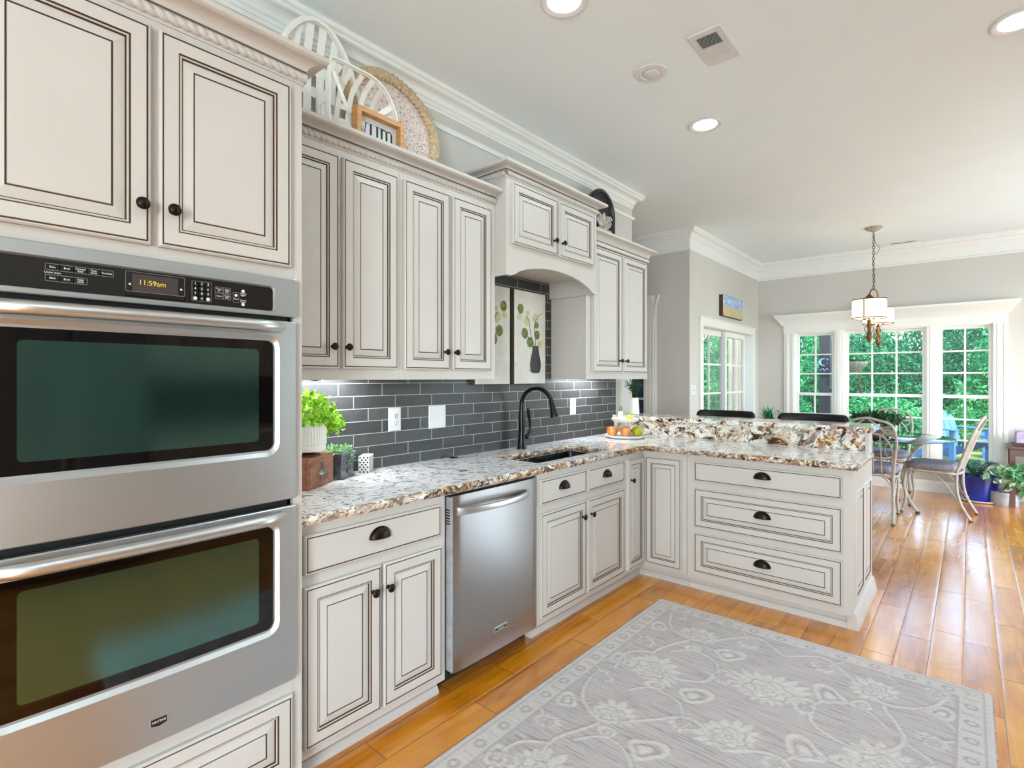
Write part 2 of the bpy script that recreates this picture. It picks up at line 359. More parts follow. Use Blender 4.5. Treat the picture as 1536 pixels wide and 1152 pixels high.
class MB:
    def frame4(s, ax, d0, d1, a0, a1, z0, z1, wl, wr, wb, wt, m=0):
        """four rails, butt-jointed; ax: 'x' = plane across y, 'y' = plane across x, 'z' = plane x,y"""
        for p, q, r, t_ in ((a0, a0 + wl, z0, z1), (a1 - wr, a1, z0, z1), (a0 + wl, a1 - wr, z0, z0 + wb), (a0 + wl, a1 - wr, z1 - wt, z1)):
            if q - p < 1e-5 or t_ - r < 1e-5: continue
            if ax == 'x': s.box((d0, p, r), (d1, q, t_), m)
            elif ax == 'y': s.box((p, d0, r), (q, d1, t_), m)
            else: s.box((p, r, d0), (q, t_, d1), m)
        return s
    def __init__(s, *mats):
        s.v = []; s.f = []; s.m = []; s.s = []; s.mats = list(mats) or ['cream']
    def mi(s, m):
        if isinstance(m, int): return m
        if m not in s.mats: s.mats.append(m)
        return s.mats.index(m)
    def add(s, vs, fs, m=0, smooth=False):
        k = len(s.v); m = s.mi(m)
        s.v.extend(tuple(v) for v in vs)
        for f in fs:
            s.f.append(tuple(i + k for i in f)); s.m.append(m); s.s.append(smooth)
        return s
    def box(s, a, b, m=0):
        x0, y0, z0 = (min(p, q) for p, q in zip(a, b)); x1, y1, z1 = (max(p, q) for p, q in zip(a, b))
        v = [(x0, y0, z0), (x1, y0, z0), (x1, y1, z0), (x0, y1, z0), (x0, y0, z1), (x1, y0, z1), (x1, y1, z1), (x0, y1, z1)]
        return s.add(v, [(0, 3, 2, 1), (4, 5, 6, 7), (0, 1, 5, 4), (1, 2, 6, 5), (2, 3, 7, 6), (3, 0, 4, 7)], m)
    def obox(s, c, size, M, m=0):
        c = Vector(c); v = []
        for dz in (-.5, .5):
            for dx, dy in ((-.5, -.5), (.5, -.5), (.5, .5), (-.5, .5)):
                v.append(c + M @ Vector((dx * size[0], dy * size[1], dz * size[2])))
        return s.add(v, [(0, 3, 2, 1), (4, 5, 6, 7), (0, 1, 5, 4), (1, 2, 6, 5), (2, 3, 7, 6), (3, 0, 4, 7)], m)
    def grid(s, P, m=0, smooth=True, closed_u=False, closed_v=False):
        nu = len(P); nv = len(P[0]); v = [q for r in P for q in r]; f = []
        for i in range(nu if closed_u else nu - 1):
            for j in range(nv if closed_v else nv - 1):
                a = i * nv + j; b_ = i * nv + (j + 1) % nv; c = ((i + 1) % nu) * nv + (j + 1) % nv; d = ((i + 1) % nu) * nv + j
                f.append((a, b_, c, d))
        return s.add(v, f, m, smooth)
    def tube(s, pts, r, n=8, m=0, closed=False, cap=True, flat=1.0):
        pts = [Vector(p) for p in pts]; N = len(pts)
        rr = r if isinstance(r, (list, tuple)) else [r] * N
        T = []
        for i in range(N):
            a = pts[(i - 1) % N] if (closed or i > 0) else pts[0]; b_ = pts[(i + 1) % N] if (closed or i < N - 1) else pts[-1]
            d = b_ - a
            T.append(d.normalized() if d.length > 1e-9 else Vector((0, 0, 1)))
        x = T[0].orthogonal().normalized(); P = []
        for i in range(N):
            x = (x - T[i] * x.dot(T[i]))
            x = x.normalized() if x.length > 1e-6 else T[i].orthogonal().normalized()
            y = T[i].cross(x)
            P.append([pts[i] + (x * math.cos(2 * PI * k / n) + y * math.sin(2 * PI * k / n) * flat) * rr[i] for k in range(n)])
        s.grid(P, m, True, closed, True)
        if cap and not closed:
            s.add(P[0], [tuple(range(n - 1, -1, -1))], m); s.add(P[-1], [tuple(range(n))], m)
        return s
    def lathe(s, prof, c=(0, 0, 0), n=24, m=0, M=None, smooth=True, sq=None):
        c = Vector(c); P = []
        for r, z in prof:
            ring = []
            for k in range(n):
                a = 2 * PI * k / n; q = Vector((r * math.cos(a), r * math.sin(a) * (sq or 1), z))
                ring.append(c + (M @ q if M else q))
            P.append(ring)
        s.grid(P, m, smooth, False, True)
        for ring, rz, rev in ((P[0], prof[0], True), (P[-1], prof[-1], False)):
            if rz[0] > 1e-5: s.add(ring, [tuple(range(n - 1, -1, -1)) if rev else tuple(range(n))], m)
        return s
    def ell(s, c, r, nu=12, nv=16, m=0, M=None):
        return s.lathe([(max(1e-6, math.sin(PI * i / nu)), -math.cos(PI * i / nu)) for i in range(nu + 1)], (0, 0, 0), nv, m, None)._scale_last((nu + 1) * nv, c, r, M)
    def _scale_last(s, n, c, r, M):
        c = Vector(c)
        for i in range(len(s.v) - n, len(s.v)):
            q = Vector((s.v[i][0] * r[0], s.v[i][1] * r[1], s.v[i][2] * r[2]))
            s.v[i] = tuple(c + (M @ q if M else q))
        return s
    def prism(s, poly, O, U, V, depth, m=0):
        """poly (u,v) in plane O+uU+vV, extruded by the vector depth"""
        O, U, V, D = Vector(O), Vector(U), Vector(V), Vector(depth); n = len(poly)
        a = [O + U * p[0] + V * p[1] for p in poly]; b_ = [q + D for q in a]
        return s.add(a + b_, [tuple(range(n - 1, -1, -1)), tuple(range(n, 2 * n))] + [(i, (i + 1) % n, n + (i + 1) % n, n + i) for i in range(n)], m)
    def rings(s, O, U, V, N, w, h, prof, cap, sx=1.0):
        """nested mitred rectangles on a door: prof = [(inset, out, material)]; cap = material of the middle"""
        O, U, V, N = Vector(O), Vector(U), Vector(V), Vector(N)
        def loop(i, d):
            i = min(i * sx, w / 2 - .002, h / 2 - .002)
            return [O + U * a + V * b_ + N * d for a, b_ in ((i, i), (w - i, i), (w - i, h - i), (i, h - i))]
        prev = loop(0, 0)
        s.add(prev, [(3, 2, 1, 0)], cap)
        for i, d, m in prof:
            cur = loop(i, d)
            s.add(prev + cur, [(k, (k + 1) % 4, 4 + (k + 1) % 4, 4 + k) for k in range(4)], m)
            prev = cur
        s.add(prev, [(0, 1, 2, 3)], cap)
        return s
    def sweep(s, prof, path, m=0, smooth=False, closed=False, mats=None, side=1):
        """prof [(out, z)] swept along plan path [(x,y)] with mitres; out is to the right of travel * side"""
        n = len(path); P = []
        pts = [Vector((p[0], p[1])) for p in path]
        def nrm(a, b_):
            d = (b_ - a).normalized(); return Vector((d.y, -d.x)) * side
        for i in range(n):
            ns = []
            if closed or i > 0: ns.append(nrm(pts[i - 1], pts[i]))
            if closed or i < n - 1: ns.append(nrm(pts[i], pts[(i + 1) % n]))
            if len(ns) == 2:
                k = (ns[0] + ns[1]); k = k / max(k.length_squared / 2, 1e-6)
            else: k = ns[0]
            P.append([(pts[i].x + k.x * o, pts[i].y + k.y * o, z) for o, z in prof])
        L = len(prof)
        for j in range(L - 1):
            mm = mats[j] if mats else m
            s.grid([[r[j], r[j + 1]] for r in P], mm, smooth, closed, False)
        if not closed:
            s.add(P[0], [tuple(range(L))], m); s.add(P[-1], [tuple(range(L - 1, -1, -1))], m)
        return s
    def xf(s, M):
        s.v = [tuple(M @ Vector(q)) for q in s.v]; return s
    def build(s, name, parent=None, bevel=0, seg=2, sharp=.7, sub=0):
        me = bpy.data.meshes.new(name)
        o = bpy.data.objects.new(name, me); COL.objects.link(o)
        if parent is not None:
            org = ORG.get(parent.name, Vector((0, 0, 0))); o.parent = parent; ORG[o.name] = org
        else:
            a = np.array(s.v); lo, hi = a.min(0), a.max(0)
            org = Vector(((lo[0] + hi[0]) / 2, (lo[1] + hi[1]) / 2, lo[2])); o.location = org; ORG[o.name] = org
        me.from_pydata([(q[0] - org.x, q[1] - org.y, q[2] - org.z) for q in s.v], [], s.f)
        for mm in s.mats: me.materials.append(MATS[mm])
        me.polygons.foreach_set('material_index', s.m)
        me.polygons.foreach_set('use_smooth', s.s)
        if any(s.s): me.set_sharp_from_angle(angle=sharp)
        me.update()
        bm = bmesh.new(); bm.from_mesh(me); bmesh.ops.recalc_face_normals(bm, faces=bm.faces); bm.to_mesh(me); bm.free()
        if bevel:
            md = o.modifiers.new('bevel', 'BEVEL'); md.width = bevel; md.segments = seg; md.limit_method = 'ANGLE'; md.angle_limit = .6
        if sub:
            md = o.modifiers.new('sub', 'SUBSURF'); md.levels = sub; md.render_levels = sub
        return o

def thing(name, label, cat, loc, group=None):
    o = bpy.data.objects.new(name, None); COL.objects.link(o); o.location = loc; o.empty_display_size = .1
    ORG[o.name] = Vector(loc); o['label'] = label; o['category'] = cat
    if group: o['group'] = group
    return o
def tag(o, label, cat, group=None):
    o['label'] = label; o['category'] = cat
    if group: o['group'] = group
    return o
def struct(o): o['kind'] = 'structure'; return o
def sroot(name, loc=(0, 0, 0)):
    o = bpy.data.objects.new(name, None); COL.objects.link(o); o.location = loc; ORG[o.name] = Vector(loc); o['kind'] = 'structure'
    o.empty_display_size = .1
    return o
def copy_tree(o, parent=None):
    c = o.copy(); COL.objects.link(c)
    if parent is not None: c.parent = parent
    for ch in list(o.children): copy_tree(ch, c)
    return c
def text(name, body, size, loc, M, m, parent, align='CENTER', ext=.0004, line=1.0, sxx=1.0):
    cu = bpy.data.curves.new(name, 'FONT'); cu.body = body; cu.size = size; cu.align_x = align; cu.align_y = 'CENTER'; cu.extrude = ext; cu.space_line = line
    cu.resolution_u = 3
    o = bpy.data.objects.new(name, cu); COL.objects.link(o); o.parent = parent
    org = ORG.get(parent.name, Vector((0, 0, 0)))
    o.matrix_basis = Matrix.Translation(Vector(loc) - org) @ M.to_4x4() @ Matrix.Diagonal((sxx, 1, 1, 1))
    cu.materials.append(MATS[m])
    return o
FX = frame((1, 0, 0))       # facing the room from the kitchen wall: across = +Y
FY = frame((0, -1, 0))      # facing the camera side from the peninsula: across = +X
def arc(c, r, a0, a1, n, f): return [f(c[0] + r * math.cos(a0 + (a1 - a0) * i / n), c[1] + r * math.sin(a0 + (a1 - a0) * i / n)) for i in range(n + 1)]

def catmull(P, n=8, closed=False):
    P = [Vector(p) for p in P]; N = len(P); out = []
    rng = range(N) if closed else range(N - 1)
    for i in rng:
        p0 = P[(i - 1) % N] if (closed or i > 0) else P[0]; p1 = P[i]; p2 = P[(i + 1) % N]; p3 = P[(i + 2) % N] if (closed or i + 2 < N) else P[-1]
        for k in range(n):
            u = k / n
            out.append(.5 * ((2 * p1) + (p2 - p0) * u + (2 * p0 - 5 * p1 + 4 * p2 - p3) * u * u + (3 * p1 - p0 - 3 * p2 + p3) * u ** 3))
    if not closed: out.append(P[-1])
    return out

# ------------------------------------------------------------------ room shell
WX = -2.3135      # kitchen wall plane
CZ = 3.03         # ceiling
YW = 8.2          # bay window wall
XN = -2.33        # nook side wall plane
YX = 5.69         # return wall facing the kitchen
XR = 2.2          # far side of the room
YB = -3.0         # wall behind

struct(MB('hardwood').box((-4.4, YB, -.1), (XR + .1, YW + .12, 0)).build('floor'))
struct(MB('ceiling_paint').box((-4.4, YB - .15, CZ), (XR + .15, YW + .15, CZ + .25)).build('ceiling'))
struct(MB('wall_paint').box((WX - .16, YB, 0), (WX, 4.342, CZ)).build('wall_kitchen'))
struct(MB('wall_paint').box((-4.4, 4.18, 0), (WX - .16, 4.342, CZ)).build('wall_hall'))
struct(MB('wall_paint').box((-4.55, 4.2, 0), (-4.4, 6.2, CZ)).build('wall_hall_end'))
def wall_with_hole(name, axis, plane, thick, a0, a1, h0, h1, z0, z1, m='wall_paint'):
    b = MB(m)
    def bx(p, q, r, s_):
        if axis == 'x': b.box((plane, p, r), (plane + thick, q, s_))
        else: b.box((p, plane, r), (q, plane + thick, s_))
    bx(a0, h0, 0, CZ); bx(h1, a1, 0, CZ); bx(h0, h1, z1, CZ)
    if z0 > .001: bx(h0, h1, 0, z0)
    return struct(b.build(name))
# return wall with a cased niche of shelves
NX0, NX1 = -3.95, -2.87
wall_with_hole('wall_return', 'y', YX, .16, -4.4, XN - .0, NX0, NX1, 0, 2.16)
wall_with_hole('wall_nook', 'x', XN - .16, .16, YX + .16, YW, 6.02, 7.93, 0, 2.03)
WB0, WB1 = -1.855, .222
wall_with_hole('wall_window', 'y', YW, .16, XN - .16, XR + .1, WB0, WB1, .35, 2.02)
wall_with_hole('wall_far_side', 'x', XR, .16, YB, YW, 4.9, 7.5, .2, 2.3)  # unseen opening, invented to let light into the nook
wall_with_hole('wall_behind', 'y', YB - .16, .16, -2.5, XR, .65, 2.15, .2, 2.45)  # this opening too is invented, for light from the rear

# crown profiles
def crown_prof(p, h, zt):
    """classical crown of projection p and height h below zt, closed against the wall"""
    pr = [(0, zt - h), (.012, zt - h), (.012, zt - h + .018), (.022, zt - h + .024)]
    for i in range(7):
        a = i / 6 * PI / 2
        pr.append((.022 + (p - .045) * (1 - math.cos(a)), zt - h + .03 + (h - .075) * math.sin(a)))
    pr += [(p - .014, zt - .04), (p - .012, zt - .028), (p, zt - .022), (p, zt), (0, zt)]
    return pr
c1 = crown_prof(.085, .105, CZ)
b = MB('trim_paint')
b.sweep(c1, [(WX, YB), (WX, 4.342), (WX - 1.9, 4.342)], side=1)
b.sweep([(0, 2.905), (.006, 2.905), (.006, 2.925), (0, 2.925)], [(WX, YB), (WX, 4.342), (WX - .5, 4.342)])
b.sweep([(0, 2.812), (.012, 2.812), (.02, 2.825), (.014, 2.84), (.004, 2.845), (0, 2.845)], [(WX, YB), (WX, 4.342), (WX - .5, 4.342)])
struct(b.build('trim_1'))
b = MB('trim_paint')
b.sweep(c1, [(-4.4, YX), (XN, YX), (XN, YW), (XR, YW)])
b.sweep([(0, 2.79), (.010, 2.79), (.016, 2.80), (.010, 2.815), (.004, 2.82), (.004, 2.93), (0, 2.93)], [(-4.4, YX), (XN, YX), (XN, YW), (XR, YW)])
struct(b.build('trim_2'))
# baseboards
bp = [(0, 0), (.018, 0), (.018, .10), (.010, .125), (.006, .135), (0, .135)]
struct(MB('trim_paint').sweep(bp, [(XN, 7.98), (XN, YW), (XR, YW)]).build('baseboard_window'))
struct(MB('trim_paint').sweep(bp, [(-2.72, YX), (XN, YX), (XN, 5.96)]).build('baseboard_nook'))

# return-wall casing: fluted pilaster with a crowned head, niche behind it
n0 = sroot('door_2', (-2.8, YX, 0))
b = MB('trim_paint')
b.box((-2.87, YX - .022, 0), (-2.72, YX, 2.16))
for k in range(3): b.box((-2.85 + k * .042, YX - .03, .2), (-2.83 + k * .042, YX - .022, 2.1))
b.box((-4.0, YX - .022, 2.16), (-2.72, YX, 2.24))
b.sweep([(0, 2.20), (.03, 2.20), (.035, 2.22), (.06, 2.26), (.10, 2.30), (.11, 2.32), (0, 2.32)], [(-4.3, YX), (-2.735, YX)])
b.sweep([(0, 2.20), (.03, 2.20), (.035, 2.22), (.06, 2.26), (.10, 2.30), (.11, 2.32), (0, 2.32)], [(-2.735, YX - .01), (-2.725, YX)])
b.build('casing', n0)
b = MB('sea_blue').box((NX0, YX + .34, 0), (NX1, YX + .36, 2.2)).box((NX0 - .02, YX + .16, 0), (NX0, YX + .36, 2.2)).box((NX1, YX + .16, 0), (NX1 + .02, YX + .36, 2.2)).box((NX0, YX + .16, 2.16), (NX1, YX + .36, 2.2))
b.build('niche_back', n0)
b = MB('trim_paint')
for z in (.45, .8, 1.12, 1.5, 1.85): b.box((NX0, YX + .1, z), (NX1, YX + .34, z + .022))
b.build('niche_shelf', n0)

# sliding door in the nook wall
d1 = sroot('door_1', (XN, 6.98, 0))
b = MB('trim_paint')
b.frame4('x', XN + .0005, XN + .022, 5.955, 7.995, 0, 2.075, .09, .09, 0, .085); b.box((XN + .0005, 5.945, 2.075), (XN + .03, 8.005, 2.09))
b.frame4('x', XN - .155, XN, 6.021, 7.929, 0, 2.029, .025, .025, .03, .045)
b.build('casing', d1, .003)
for k, (y0, y1, xx) in enumerate(((6.05, 7.02, XN - .11), (6.94, 7.72, XN - .06))):
    b = MB('trim_paint'); w_ = .055
    b.frame4('x', xx - .02, xx + .02, y0, y1, .03, 1.98, w_, w_, .11, .07)
    ym = (y0 + y1) / 2
    b.box((xx - .012, ym - .011, .13), (xx + .012, ym + .011, 1.92))
    for z in (.48, .84, 1.19, 1.55): b.box((xx - .011, y0 + .05, z - .011), (xx + .011, y1 - .05, z + .011))
    so = b.build('door_panel', d1)
    MB('pane_glass').box((xx - .003, y0 + .03, .1), (xx + .003, y1 - .03, 1.93)).build('glass_pane', so)

# bay window: three double-hung windows under one crowned head
tr = sroot('trim_3', (-.82, YW, 2.0))
b = MB('trim_paint')
b.box((-1.99, YW - .02, 2.015), (.335, YW, 2.16))
b.sweep([(0, 2.12), (.025, 2.12), (.03, 2.14), (.036, 2.15), (.05, 2.175), (.075, 2.205), (.10, 2.235), (.105, 2.262), (0, 2.262)], [(-1.99, YW), (-1.99, YW - .02), (.335, YW - .02), (.335, YW)], side=1)
for x0, x1 in ((-1.98, WB0 + .01), (WB1 - .01, .335)):
    b.box((x0, YW - .022, 0.0), (x1, YW, 2.015)); b.box((x0 + .03, YW - .032, .3), (x0 + .055, YW, 2.0)); b.box((x1 - .035, YW - .032, .3), (x1 - .01, YW, 2.0))
b.box((WB0, YW - .045, .325), (WB1, YW + .1, .352)); b.box((WB0, YW - .02, .24), (WB1, YW, .325))
for xm in (-1.31, -.34):
    b.box((xm - .048, YW - .022, .35), (xm + .048, YW + .12, 2.02)); b.box((xm - .02, YW - .03, .35), (xm + .02, YW - .02, 2.02))
b.build('casing', tr, .003)
for wi, (x0, x1, nc) in enumerate(((WB0, -1.358, 2), (-1.262, -.388, 3), (-.292, WB1, 2))):
    wr = sroot('window_%d' % (wi + 1), ((x0 + x1) / 2, YW + .05, .35))
    b = MB('trim_paint'); f_ = .018
    b.frame4('y', YW + .001, YW + .119, x0, x1, .352, 2.019, f_, f_, 0, .019)
    b.build('window_frame', wr)
    for z0, z1, yy in ((1.145, 2.0, YW + .085), (.3525, 1.175, YW + .05)):
        b = MB('trim_paint'); a0, a1 = x0 + f_, x1 - f_; w_ = .032
        b.frame4('y', yy - .016, yy + .016, a0, a1, z0, z1, w_, w_, .034, .034)
        for k in range(1, nc): xm = a0 + w_ + (a1 - a0 - 2 * w_) * k / nc; b.box((xm - .0095, yy - .010, z0 + .03), (xm + .0095, yy + .010, z1 - .03))
        for k in (1, 2): zm = z0 + .034 + (z1 - z0 - .068) * k / 3; b.box((a0 + .03, yy - .009, zm - .0095), (a1 - .03, yy + .009, zm + .0095))
        so = b.build('sash', wr)
        MB('pane_glass').box((a0 + .01, yy - .002, z0 + .01), (a1 - .01, yy + .002, z1 - .01)).build('glass_pane', so)

# tile splash on the kitchen wall
struct(MB('tile').box((WX, .86, .90), (WX + .010, 4.036, 2.12)).build('wall_tile'))

# ------------------------------------------------------------------ cabinetry
C, G, GS = 'cream', 'glaze', 'glaze_soft'
DT = .020
P_DOOR = [(0, .0145, C), (.0045, .019, C), (.0070, .019, C), (.0076, .0176, G), (.0112, .0176, G), (.0118, .0195, C), (.0455, .0195, C), (.0462, .0165, G), (.0492, .0165, G),
          (.0500, .0172, GS), (.0540, .0160, GS), (.0546, .0115, G), (.0572, .0115, G), (.0800, .0165, C), (.0822, .0170, C), (.0828, .0152, G), (.0862, .0152, G), (.0870, .0178, C)]
P_SLAB = [(0, .0145, C), (.0045, .019, C), (.0082, .019, C), (.0088, .0176, G), (.0124, .0176, G), (.0132, .0195, C)]
def panel_x(name, xf, y0, y1, z0, z1, parent, prof=P_DOOR, sx=1.0):
    return MB(C, G, GS).rings((xf, y0, z0), (0, 1, 0), (0, 0, 1), (1, 0, 0), y1 - y0, z1 - z0, prof, C, sx).build(name, parent)
def panel_y(name, yf, x0, x1, z0, z1, parent, prof=P_DOOR, sx=1.0):
    return MB(C, G, GS).rings((x0, yf, z0), (1, 0, 0), (0, 0, 1), (0, -1, 0), x1 - x0, z1 - z0, prof, C, sx).build(name, parent)
KNOB = [(.0085, 0), (.0075, .003), (.0052, .007), (.0052, .013), (.0095, .017), (.0150, .020), (.0164, .0235), (.0150, .027), (.0118, .0295), (.0108, .0285), (.0070, .0310), (.0001, .0318)]
def knob(p, n, parent, k=1.0):
    return MB('bronze').lathe([(r * k, z * k) for r, z in KNOB], p, 18, 0, frame(n)).build('knob', parent)
def cup(p, n, parent, a=.046, h=.038, d=.026):
    M = frame(n); p = Vector(p); P = []
    for i in range(17):
        al = PI * i / 16; r = math.sin(al); row = []
        for j in range(9):
            be = PI / 2 * j / 8
            row.append(p + M @ Vector((-a * math.cos(al), h * r * math.sin(be) - h * .35, d * r * math.cos(be) ** .8 + .0005)))
        P.append(row)
    b = MB('bronze').grid(P, 0, True)
    rim = [p + M @ Vector((-a * 1.03 * math.cos(PI * i / 16), h * 1.06 * math.sin(PI * i / 16) - h * .36, .0015)) for i in range(17)]
    b.tube(rim, .0026, 6)
    b.tube([p + M @ Vector((-a * math.cos(PI * i / 16), -h * .35, d * math.sin(PI * i / 16))) for i in range(17)], .0016, 6)
    return b.build('cup_pull', parent)
def rope(b, p0, p1, out, r=.017, pitch=.026, m=0):
    """half-round twisted rope moulding from p0 to p1, bulging along `out`"""
    p0, p1, out = Vector(p0), Vector(p1), Vector(out).normalized(); d = p1 - p0; L = d.length; d.normalize(); up = Vector((0, 0, 1))
    n = max(4, int(L / .0026)); P = []
    for i in range(n + 1):
        s_ = L * i / n; row = []
        for j in range(11):
            th = -PI / 2 + PI * j / 10
            ph = th * 1.9 + 2 * PI * s_ / pitch
            q = r * (.60 + .42 * abs(math.sin(ph / 2)) ** .55)
            row.append(p0 + d * s_ + out * (q * math.cos(th)) + up * (q * math.sin(th)))
        P.append(row)
    b.grid(P, m, True)
def cab_crown_prof(zt, zb, p):
    """cabinet crown above a rope: list of (out, z) and the material of each strip"""
    pr = [(0, zb), (.010, zb), (.010, zb + .004)]; ms = [C, G]
    for i in range(7):
        a = i / 6 * PI / 2
        pr.append((.012 + (p - .024) * (1 - math.cos(a)), zb + .006 + (zt - zb - .026) * math.sin(a))); ms.append(C)
    pr += [(p - .006, zt - .018), (p, zt - .014), (p, zt), (0, zt)]; ms += [C, C, C, C]
    return pr, ms
def rope_band(b, zr, r):
    """flat backing with a dark line below and above the rope"""
    return [(0, zr - r - .007), (.004, zr - r - .007), (.004, zr - r - .003), (.0035, zr - r - .003), (.0035, zr + r + .002)], [C, C, G, C]

# --- oven tower
TX = -1.65; TY0, TY1 = .026, .859
tw = thing('oven_cabinet', 'tall cream glazed cabinet housing the double wall oven', 'cabinet', (-1.98, .44, 0))
b = MB(C)
for y0, y1 in ((TY0, TY0 + .02), (TY1 - .02, TY1)): b.box((WX, y0, 0), (TX - .02, y1, 2.42))
b.box((WX, TY0, 2.40), (TX - .02, TY1, 2.42)); b.box((WX, TY0, 1.70), (TX - .02, TY1, 1.72)); b.box((WX, TY0, .37), (TX - .02, TY1, .39)); b.box((WX, TY0, 0), (TX - .07, TY1, .09))
b.build('carcass', tw)
b = MB(C)
b.box((TX - .02, TY0, .09), (TX, TY0 + .03, 2.35)); b.box((TX - .02, TY1 - .03, .09), (TX, TY1, 2.35))
b.box((TX - .02, TY0 + .03, 1.695), (TX, TY1 - .03, 2.35)); b.box((TX - .02, TY0 + .03, .09), (TX, TY1 - .03, .415))
b.build('face_frame', tw, .0015)
for y0, y1, ky in ((.070, .4335, .409), (.4515, .815, .481)):
    d = panel_x('door', TX, y0, y1, 1.729, 2.310, tw); knob((TX + .0195, ky, 1.828), (1, 0, 0), d)
dr = panel_x('drawer', TX, .066, .82, .125, .368, tw)
cup((TX + .0195, .443, .25), (1, 0, 0), dr)
def crown_for(parent, path, zt, zr, r, p, zb=None):
    """crown + rope on a cabinet top along plan path (room side = right of travel)"""
    pr, ms = cab_crown_prof(zt, zr + r + .002, p)
    b = MB(C, G).sweep(pr, path, mats=ms)
    b.build('crown_molding', parent)
    b2 = MB(C, G)
    q, ms2 = rope_band(b2, zr, r)
    b2.sweep(q + [(0, zr + r + .002)], path, mats=ms2 + [C])
    for si, ((x0, y0), (x1, y1)) in enumerate(zip(path[:-1], path[1:])):
        d = Vector((x1 - x0, y1 - y0, 0)).normalized(); o = Vector((d.y, -d.x, 0))
        rope(b2, Vector((x0, y0, zr)) + o * .0035 - d * 0, Vector((x1, y1, zr)) + o * .0035 + d * (r * .6 if si < len(path) - 2 else 0), o, r)
    b2.build('rope_molding', parent)
crown_for(tw, [(TX, TY0), (TX, TY1), (WX, TY1)], 2.423, 2.356, .0155, .063)

# --- double oven
ov = thing('double_wall_oven', 'stainless double wall oven with dark glass doors and tube handles', 'oven', (-1.75, .4425, .40))
OY0, OY1 = .054, .831; OC = .4425
b = MB('black').box((-2.2, OY0 + .02, .42), (TX - .004, OY1 - .02, 1.69)); b.build('housing', ov)
def bow(y, k): return k * (1 - ((y - OC) / (.39)) ** 2)
def rloop(y0, z0, y1, z1, r, x, k=0., nc=6, ns=14):
    """rounded rectangle loop: first half = left-middle over the top to right-middle, second half mirrored"""
    zm = (z0 + z1) / 2; top = []
    for i in range(4): top.append((y0, zm + (z1 - r - zm) * i / 4))
    for i in range(nc + 1): a = PI - PI / 2 * i / nc; top.append((y0 + r + r * math.cos(a), z1 - r + r * math.sin(a)))
    for i in range(1, ns): top.append((y0 + r + (y1 - y0 - 2 * r) * i / ns, z1))
    for i in range(nc + 1): a = PI / 2 - PI / 2 * i / nc; top.append((y1 - r + r * math.cos(a), z1 - r + r * math.sin(a)))
    for i in range(1, 5): top.append((y1, z1 - r + (zm - z1 + r) * i / 4))
    bot = [(y, 2 * zm - z) for y, z in top[1:-1]][::-1]
    return [Vector((x + bow(y, k), y, z)) for y, z in top + bot], len(top)
def bridge(b, A, B, m, smooth=False):
    n = len(A); b.add(A + B, [(i, (i + 1) % n, n + (i + 1) % n, n + i) for i in range(n)], m, smooth)
def capl(b, A, nt, m):
    n = len(A)
    b.add(A, [(i, i + 1, (n - i - 1) % n, (n - i) % n) for i in range(nt - 1) if i > 0] + [(0, 1, n - 1)], m, True)
# control head
b = MB('steel')
A, nt = rloop(OY0, 1.571, OY1, 1.694, .004, TX + .002); B, _ = rloop(OY0, 1.571, OY1, 1.694, .004, TX + .018); D, _ = rloop(OY0 + .003, 1.573, OY1 - .003, 1.691, .004, TX + .020)
E_, _ = rloop(.123, 1.584, .762, 1.662, .012, TX + .020); F_, _ = rloop(.128, 1.586, .757, 1.657, .010, TX + .012)
bridge(b, A, B, 'steel'); bridge(b, B, D, 'steel'); bridge(b, D, E_, 'steel'); bridge(b, E_, F_, 'steel_bright')
b.box((TX + .010, .10, 1.576), (TX + .0215, .785, 1.583), 'steel_bright')
b.build('control_trim', ov)
b = MB('panel_black'); F2, nt = rloop(.128, 1.586, .757, 1.657, .010, TX + .013); capl(b, F2, nt, 0)
cp = b.build('control_panel', ov)
px_ = TX + .0136
b = MB('lcd').box((px_ - .002, .392, 1.603), (px_, .497, 1.648)); dp = b.build('display', cp)
text('clock_digits', '11:59am', .0185, (px_ + .0002, .437, 1.627), FX, 'lcd_digits', dp)
b = MB('print_gray')
def wire(y0, z0, y1, z1, w=.0006):
    for p in ((y0, z0, y1, z0), (y0, z1, y1, z1), (y0, z0, y0, z1), (y1, z0, y1, z1)):
        b.box((px_, p[0] - w, p[1] - w), (px_ + .0003, p[2] + w, p[3] + w))
wire(.378, 1.590, .513, 1.653); wire(.378, 1.590, .513, 1.602)
for k in range(5): wire(.222 + k * .026, 1.632, .248 + k * .026, 1.647)
for k in range(3): wire(.222 + k * .026, 1.606, .248 + k * .026, 1.621)
for r_ in range(4):
    for c_ in range(3): wire(.531 + c_ * .0165, 1.594 + r_ * .0137, .5475 + c_ * .0165, 1.6077 + r_ * .0137)
for r_ in range(2):
    for c_ in range(2): wire(.591 + c_ * .022, 1.606 + r_ * .018, .611 + c_ * .022, 1.622 + r_ * .018)
wire(.640, 1.601, .656, 1.630)
b.build('key_outline_print', cp)
PX2 = px_ + .0004
for k, s_ in enumerate(('Bake', 'Broil', 'Convect\nbake', 'Keep\nwarm', 'Favorites')): text('key_lettering', s_, .0068, (PX2, .235 + k * .026, 1.6395), FX, 'print_white', cp, line=.8, sxx=.85)
text('key_lettering', 'Lower oven', .0068, (PX2, .235, 1.6265), FX, 'print_white', cp, sxx=.9)
for k, s_ in enumerate(('Bake', 'Broil', 'Keep\nwarm')): text('key_lettering', s_, .0068, (PX2, .235 + k * .026, 1.6135), FX, 'print_white', cp, line=.8, sxx=.85)
for k, s_ in enumerate('123456789'): text('key_lettering', s_, .010, (PX2, .5392 + (k % 3) * .0165, 1.642 - (k // 3) * .0137), FX, 'print_white', cp)
text('key_lettering', '0', .010, (PX2, .5557, 1.601), FX, 'print_white', cp)
